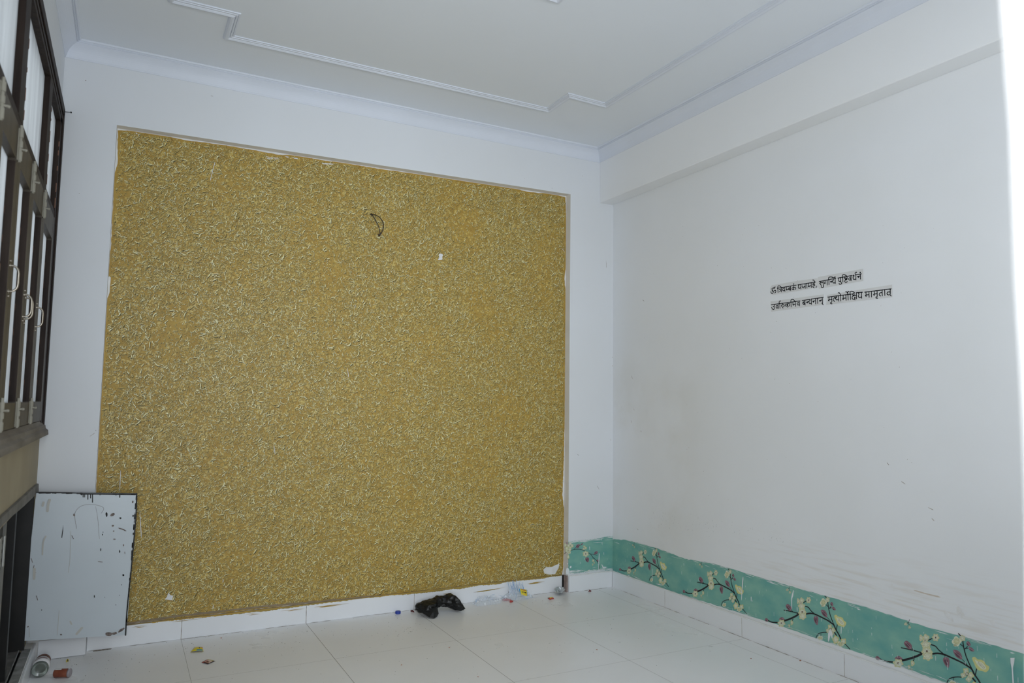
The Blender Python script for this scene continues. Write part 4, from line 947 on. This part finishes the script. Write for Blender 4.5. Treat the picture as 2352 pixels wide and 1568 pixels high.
clear_bag(-.905, -.012, .16, .085, .05, 'flattened clear plastic bag with blue stripes just beyond the black bag', 3)
o = clear_bag(-.70, .005, .20, .07, .055, 'clear plastic bag with blue stripes standing against the skirting, behind the yellow sachet', 9)
b = MB()                                                    # its upright gathered neck
for k in range(30):
    x0 = -.735 + .0037 * k * 1.0 + r3.uniform(-.004, .004); x1 = x0 + r3.uniform(-.02, .02) - .018
    z1 = r3.uniform(.075, .105)
    ribbon(b, [(x0, .012 + r3.uniform(-.01, .01), .02), ((x0 + x1) / 2 + r3.uniform(-.006, .006), .022, .055), (x1, .030 + r3.uniform(-.006, .006), z1)], [.010, .013, .006] if k % 2 else [.0015, .0028, .001], Vector((r3.uniform(-.4, .4), -1, .2)).normalized(), 0 if k % 2 else r3.choice([1, 1, 2]), False)
b.build('bag_neck', [CLR, BLU, WHI], o)

# sachets
def sachet(name, label, corners, th, mats, deco, group=None):
    """pillow sachet from four corners (TL,TR,BR,BL); deco = [(s0,t0,s1,t1,mat)]"""
    b = MB(); c = [Vector(p) for p in corners]; nrm = (c[1] - c[0]).cross(c[3] - c[0]).normalized()
    if nrm.z < 0 and abs(nrm.y) < .7: nrm = -nrm
    if nrm.y > .5: nrm = -nrm
    n = 10
    def pt(s, t, side, lift=0): return c[0].lerp(c[1], s).lerp(c[3].lerp(c[2], s), t) + nrm * (side * th * (max(0, 4 * s * (1 - s)) ** .5) * (max(0, 4 * t * (1 - t)) ** .5) + lift)
    def cell(s, t):
        m = 0
        for (s0, t0, s1, t1, mi) in deco:
            if s0 <= s <= s1 and t0 <= t <= t1: m = mi
        return m
    n = 20
    for i in range(n):
        for j in range(n):
            q = [(i, j), (i, j + 1), (i + 1, j + 1), (i + 1, j)]
            b.face([pt(a_ / n, b_ / n, 1) for a_, b_ in q], cell((i + .5) / n, (j + .5) / n), False)
            b.face([pt(a_ / n, b_ / n, 0, -.0006) for a_, b_ in reversed(q)], 0, False)
    for i in range(n):
        for (A_, B_) in [((i / n, 0), ((i + 1) / n, 0)), ((i / n, 1), ((i + 1) / n, 1)), ((0, i / n), (0, (i + 1) / n)), ((1, i / n), (1, (i + 1) / n))]:
            b.face([pt(*A_, 1), pt(*B_, 1), pt(*B_, 0, -.0006), pt(*A_, 0, -.0006)], 0)
    o = b.build(name, mats); return tag(o, label, 'sachet', group)
YEL = mat('yellow_foil', (.70, .56, .03), .35); BLF = mat('blue_foil', (.02, .26, .50), .35); BLK = mat('black_foil', (.02, .02, .02), .35); ORG = mat('orange_print', (.70, .20, .08), .4); RED = mat('red_print', (.40, .06, .05), .4)
BRN = mat('dark_brown_foil', (.045, .022, .02), .35); PNK = mat('skin_pink_print', (.48, .22, .18), .4); CRM = mat('cream_print', (.62, .52, .42), .4); OLI = mat('olive_yellow_print', (.42, .36, .10), .4); DBL = mat('navy_foil', (.03, .06, .20), .35)
z2 = lambda x, y, z=.003: on(420 + x / 22.4, 1470 + y / 22.4, 2, z)
sachet('sachet', 'yellow and blue sachet lying alone on the floor tiles, near the open cupboard door', [z2(600, 350, .008), z2(1020, 345, .010), z2(1060, 575, .004), z2(380, 615, .003)], .006,
       [YEL, BLF, BLK, ORG, DBL], [(.0, .0, .16, .20, 2), (.0, .20, .10, .7, 4), (.45, .70, .95, .92, 1), (.0, .93, 1, 1, 4), (.62, .25, .70, .48, 2), (.86, .12, 1, .34, 3)])
o = sachet('sachet', 'small brown and pink sachet lying flat on the tiles near the yellow one', [z2(1270, 970), z2(1670, 1060), z2(1285, 1215), z2(965, 1130)], .004,
       [BRN, PNK, CRM, OLI, RED], [(.05, .05, .85, .3, 3), (.2, .3, .85, .9, 1), (.45, .25, .8, .55, 2), (.5, .55, .7, .8, 0), (.86, .3, .93, .8, 2), (.0, .85, .3, 1, 4)])
z6 = lambda x, y, yy: on(1080 + x / 9.8, 1330 + y / 9.8, 1, yy)
sachet('sachet', 'yellow sachet with a blue edge propped against the clear bag', [z6(1095, 205, -.004), z6(1275, 235, -.004), z6(1290, 378, -.020), z6(1125, 352, -.020)], .003,
       [YEL, BLF, BLK, ORG, RED], [(.0, .0, .10, 1, 1), (.94, .0, 1, 1, 1), (.25, .08, .85, .20, 4), (.45, .24, .7, .32, 3), (.25, .46, .50, .54, 2), (.6, .46, .85, .58, 2), (.3, .70, .6, .74, 0), (.7, .72, .9, .76, 3)])
z5 = lambda x, y, z=.003: on(1080 + x / 9.8, 1330 + y / 9.8, 2, z)
sachet('sachet', 'tiny red and yellow crushed sachet on the floor below the foil bowl', [z5(1740, 420, .010), z5(1860, 400, .012), z5(1892, 440), z5(1790, 462)], .006, [RED, YEL, BLK, PNK], [(.25, .15, .7, .7, 1), (.0, .0, .2, .4, 2), (.45, .4, .6, .55, 2), (.7, .1, 1, .5, 3)])
# scraps
def scrap(label, pts, mats, seed, cat='wrapper scrap'):
    rr_ = random.Random(seed); b = MB(); P = [Vector(p) for p in pts]; c = sum(P, Vector()) / len(P); c.z += .006; n = len(P)
    for i in range(n): b.face([c, P[i], P[(i + 1) % n]], i % len(mats)); b.face([P[i] * 1.0, Vector((P[i].x, P[i].y, .0008)), Vector((P[(i + 1) % n].x, P[(i + 1) % n].y, .0008)), P[(i + 1) % n]], 0)
    return tag(b.build('wrapper_scrap', mats), label, cat)
MAR = mat('maroon_foil', (.14, .03, .03), .4)
scrap('red torn wrapper strip poking out from under the clear bag', [z5(715, 462, .002), z5(775, 420, .016), z5(760, 450, .008), z5(900, 445, .010), z5(935, 465, .004), z5(800, 458, .003)], [RED, MAR], 1)
scrap('short red and white wrapper end on the tiles before the clear bag', [z5(890, 475, .012), z5(925, 470, .014), z5(968, 478, .008), z5(965, 492, .002), z5(895, 505, .002)], [RED, PAPER, RED, MAR], 2)
scrap('maroon wrapper scrap at the foot of the right pier tile', [on(1351, 1354, 2, .010), on(1354, 1353.5, 2, .014), on(1358, 1356, 2, .008), on(1357, 1358, 2, .002), on(1351, 1358, 2, .002)], [MAR, PAPER, MAR], 3)
scrap('maroon wrapper scrap on the floor between the blue cap and the black bag', [on(943, 1401, 2, .008), on(947, 1400, 2, .012), on(951, 1403, 2, .008), on(952, 1405, 2, .002), on(944, 1404, 2, .002)], [MAR, PAPER, MAR, BRN], 4)
scrap('tiny yellow and black scrap near the base of the left pier', [on(152, 1516, 2, .010), on(155, 1512, 2, .014), on(158, 1513, 2, .008), on(158, 1518, 2, .002), on(153, 1519, 2, .002)], [YEL, BLK], 5)

# blue screw cap
b = MB(); c = on(914, 1408.6, 2, .0); n = 24; prof = [(.0005, .014), (.0125, .014), (.0140, .0125), (.0145, .002), (.0140, .0)]
b.lathe(prof, c, (0, 0, 1), 0, 24)
for k in range(24):
    q = 2 * math.pi * k / 24; a_ = Vector((math.cos(q), math.sin(q), 0)); b.tube([c + a_ * .0143 + Vector((0, 0, .002)), c + a_ * .0140 + Vector((0, 0, .0115))], .0009, 0, 5)
tag(b.build('bottle_cap', mat('blue_plastic', (.02, .05, .32), .35)), 'blue ridged bottle cap on the floor against the skirting', 'bottle cap')

# crushed foil bowl
b = MB(); c = on(1283, 1362, 2, 0) ; rr_ = random.Random(8); n = 26; ax_ = Vector((-.12, -.22, .97)).normalized(); a1 = ax_.orthogonal().normalized(); a2 = ax_.cross(a1); rings = []
for (r_, h_) in [(.001, .0), (.015, .0005), (.022, .003), (.029, .011), (.035, .018), (.041, .0185), (.0375, .0165), (.028, .0095), (.019, .004), (.001, .0025)]:
    rings.append([(r_ * (1 + rr_.uniform(-.13, .13)), h_ + rr_.uniform(-.003, .003), 2 * math.pi * k / n) for k in range(n)])
def bp_(t): r_, h_, q = t; p = a1 * (r_ * math.cos(q)) + a2 * (r_ * math.sin(q)) * .72 + ax_ * h_; return Vector((c.x + p.x, c.y - .012 + p.y, p.z))
R_ = [[bp_(t) for t in ring] for ring in rings]; mz = min(p.z for q in R_ for p in q)
for q in R_:
    for p in q: p.z += .0012 - mz
for i in range(len(R_) - 1):
    for k in range(n): b.face([R_[i][k], R_[i + 1][k], R_[i + 1][(k + 1) % n], R_[i][(k + 1) % n]], 0)
tag(b.build('foil_bowl', mat('silver_foil', (.62, .65, .67), .3, .5, .85)), 'crushed silver foil bowl tipped by the right pier tile', 'bowl')

# glass jar lying on its side, bottom towards the room
jb = on(91, 1536, 1, -.245); JR = .031
jx, jy = jb.x, -.245
ax = Vector((.03, 1, .02)).normalized()
jar = empty('glass_jar', (jx, jy, 0), 'glass jar with white label lying on its side at the foot of the left wall', 'jar')
o3 = Vector((jx, jy, JR + .001))
b = MB(); b.lathe([(.0005, .004), (.018, .004), (.024, .0005), (JR - .003, 0), (JR, .004), (JR, .080), (JR - .002, .088), (.025, .096), (.025, .108), (.023, .108), (.023, .096), (JR - .004, .086), (JR - .003, .080), (JR - .003, .008), (.0005, .007)], o3, ax, 0, 40)
b.build('jar_body', mat('greenish_glass', (.80, .90, .82), .05, .5, trans=.9, ior=1.45), jar)
b = MB(); b.lathe([(JR + .0004, .018), (JR + .0006, .018), (JR + .0006, .076), (JR + .0004, .076)], o3, ax, 0, 40)
lm = [mat('white_label', (.72, .70, .70), .5), mat('dark_red_print', (.22, .05, .06), .6)]
aa = ax.orthogonal().normalized(); bb = ax.cross(aa)
for row, hh in ((0, .060), (1, .052)):                         # printed words seen as small blocks
    for k in range(9):
        q0 = math.radians(50 + k * 10 + row * 4) ; q1 = q0 + math.radians(6.5)
        upq = lambda q, h: o3 + ax * h + (Vector((1, 0, 0)) * math.cos(q) + Vector((0, -.02, 1)) * math.sin(q)).normalized() * (JR + .0009)
        b.face([upq(q0, hh), upq(q1, hh), upq(q1, hh + .005), upq(q0, hh + .005)], 1)
b.build('paper_label', lm, jar)
b = MB(); b.lathe([(.0005, .1185), (.026, .1185), (.028, .116), (.028, .100), (.0268, .098)], o3, ax, 0, 36); b.build('lid', noisy('rusty_tin', (.16, .07, .05), (.26, .14, .11), 60, .6, .4, metal=.4), jar)
b = MB(); b.lathe([(.0005, .010), (JR - .006, .010), (JR - .006, .020), (.0005, .022)], o3 + Vector((0, 0, -.001)), ax, 0, 24); b.build('residue', mat('greenish_residue', (.25, .28, .14), .5), jar)

# brown tin cap on its side
tb = on(143, 1556, 2, 0); TR_ = .0172; a3 = Vector((.93, -.36, 0)).normalized()
o4 = Vector((tb.x, tb.y + .005, TR_ + .0008)) - a3 * .032
cap = empty('round_container', (tb.x, tb.y + .005, 0), 'small red-brown round container lying on its side on the tiles beside the glass jar', 'container')
b = MB(); b.lathe([(.0005, 0), (TR_ - .003, 0), (TR_, .003), (TR_, .052), (TR_ - .001, .054)], o4, a3, 0, 32); b.build('container_body', noisy('red_brown_plastic', (.20, .052, .028), (.27, .085, .045), 40, .45), cap)
b = MB(); b.lathe([(TR_ - .001, .0545), (TR_ + .0006, .0550), (TR_ + .0006, .0610), (TR_ - .002, .0635), (.0005, .0625)], o4, a3, 0, 32); b.build('container_lid', mat('grey_lid', (.30, .27, .29), .4), cap)
for q0, q1, h0, h1 in [(60, 100, .004, .030), (70, 100, .056, .061)]:
    b = MB()
    for k in range(6):
        qa = math.radians(q0 + (q1 - q0) * k / 6); qb = math.radians(q0 + (q1 - q0) * (k + 1) / 6); s_ = a3.cross(Vector((0, 0, 1)))
        pt_ = lambda q, h: o4 + a3 * h + (s_ * -math.cos(q) * -1 + Vector((0, 0, 1)) * math.sin(q)).normalized() * (TR_ + .0011)
        b.face([pt_(qa, h0), pt_(qb, h0), pt_(qb, h1), pt_(qa, h1)], 0)
    b.build('torn_label', PAPER, cap)

# broken plaster chip on the cupboard ledge
b = MB(); p = on(5, 1534, 2, .09); P = []
for k in range(7):
    q = 2 * math.pi * k / 7; P.append((p.x + .014 * math.cos(q) * r3.uniform(.7, 1.2), p.y + .05 * math.sin(q) * r3.uniform(.7, 1.1)))
lo_ = [(x, y, .0865) for x, y in P]; hi_ = [(p.x + (x - p.x) * .8, p.y + (y - p.y) * .8, .108 + r3.uniform(-.004, .004)) for x, y in P]
b.face(hi_, 0); b.face(list(reversed(lo_)), 0)
for k in range(7): b.face([lo_[k], lo_[(k + 1) % 7], hi_[(k + 1) % 7], hi_[k]], 0)
tag(b.build('plaster_chip', PUTW), 'broken white plaster chip on the grey cupboard ledge', 'plaster chip')

# crumbs and dust on the tiles
b = MB(); r5 = random.Random(77)
def crumb(x, y, s, m, up=None):
    n = 6; q0 = r5.random() * 6.28; e = r5.uniform(.35, 1)
    ring = [Vector((x + s * math.cos(q0) * math.cos(q) - s * e * math.sin(q0) * math.sin(q), y + s * math.sin(q0) * math.cos(q) + s * e * math.cos(q0) * math.sin(q), .0004)) for q in [2 * math.pi * k / n for k in range(n)]]
    t_ = Vector((x, y, up or s * r5.uniform(.5, .9)))
    for k in range(n): b.face([ring[k], ring[(k + 1) % n], t_], m)
for (u, v, su, sv, n, s) in [(240, 1510, 70, 20, 60, .0019), (470, 1480, 50, 14, 45, .0024), (650, 1480, 25, 8, 22, .0026), (720, 1450, 60, 8, 40, .0022), (930, 1440, 40, 14, 55, .0026), (1080, 1500, 120, 30, 45, .0022), (1230, 1460, 120, 40, 45, .0022), (860, 1415, 60, 3, 30, .0025), (1440, 1440, 60, 30, 25, .0022), (1250, 1385, 70, 6, 30, .0024), (1650, 1500, 120, 40, 25, .0024), (600, 1530, 200, 25, 35, .0024), (1420, 1352, 14, 3, 12, .003), (200, 1540, 60, 15, 20, .0026), (540, 1452, 120, 5, 30, .0025)]:
    for k in range(n):
        p = on(r5.gauss(u, su), min(1600, r5.gauss(v, sv)), 2, 0)
        if -3.1 < p.x < -.02 and -1.3 < p.y < (.035 if RXL < p.x < RXR else -.012): crumb(p.x, p.y, s * r5.uniform(.35, 1.0), r5.choice([0, 0, 0, 1, 2]))
p = on(228, 1491, 2, 0)
for k in range(26): crumb(p.x + r5.gauss(0, .02), min(.03, p.y + r5.gauss(0, .010)), r5.uniform(.004, .011), 2, .0008 + .0001 * k)
for (u, v) in [(508, 1465), (1371, 1492), (1725, 1512), (1032, 1487), (922, 1527), (1098, 1554), (1838, 1517)]:
    p = on(u, v, 2, 0); crumb(p.x, p.y, .005, 3)
tag(b.build('floor_crumbs', [mat('dark_crumb', (.06, .05, .04), .9), mat('brown_crumb', (.20, .13, .08), .9), mat('grey_dust', (.22, .19, .15), .95), mat('rust_crumb', (.40, .14, .08), .8)]), 'dark crumbs and dust scattered over the pale floor tiles', 'crumbs', kind='stuff')
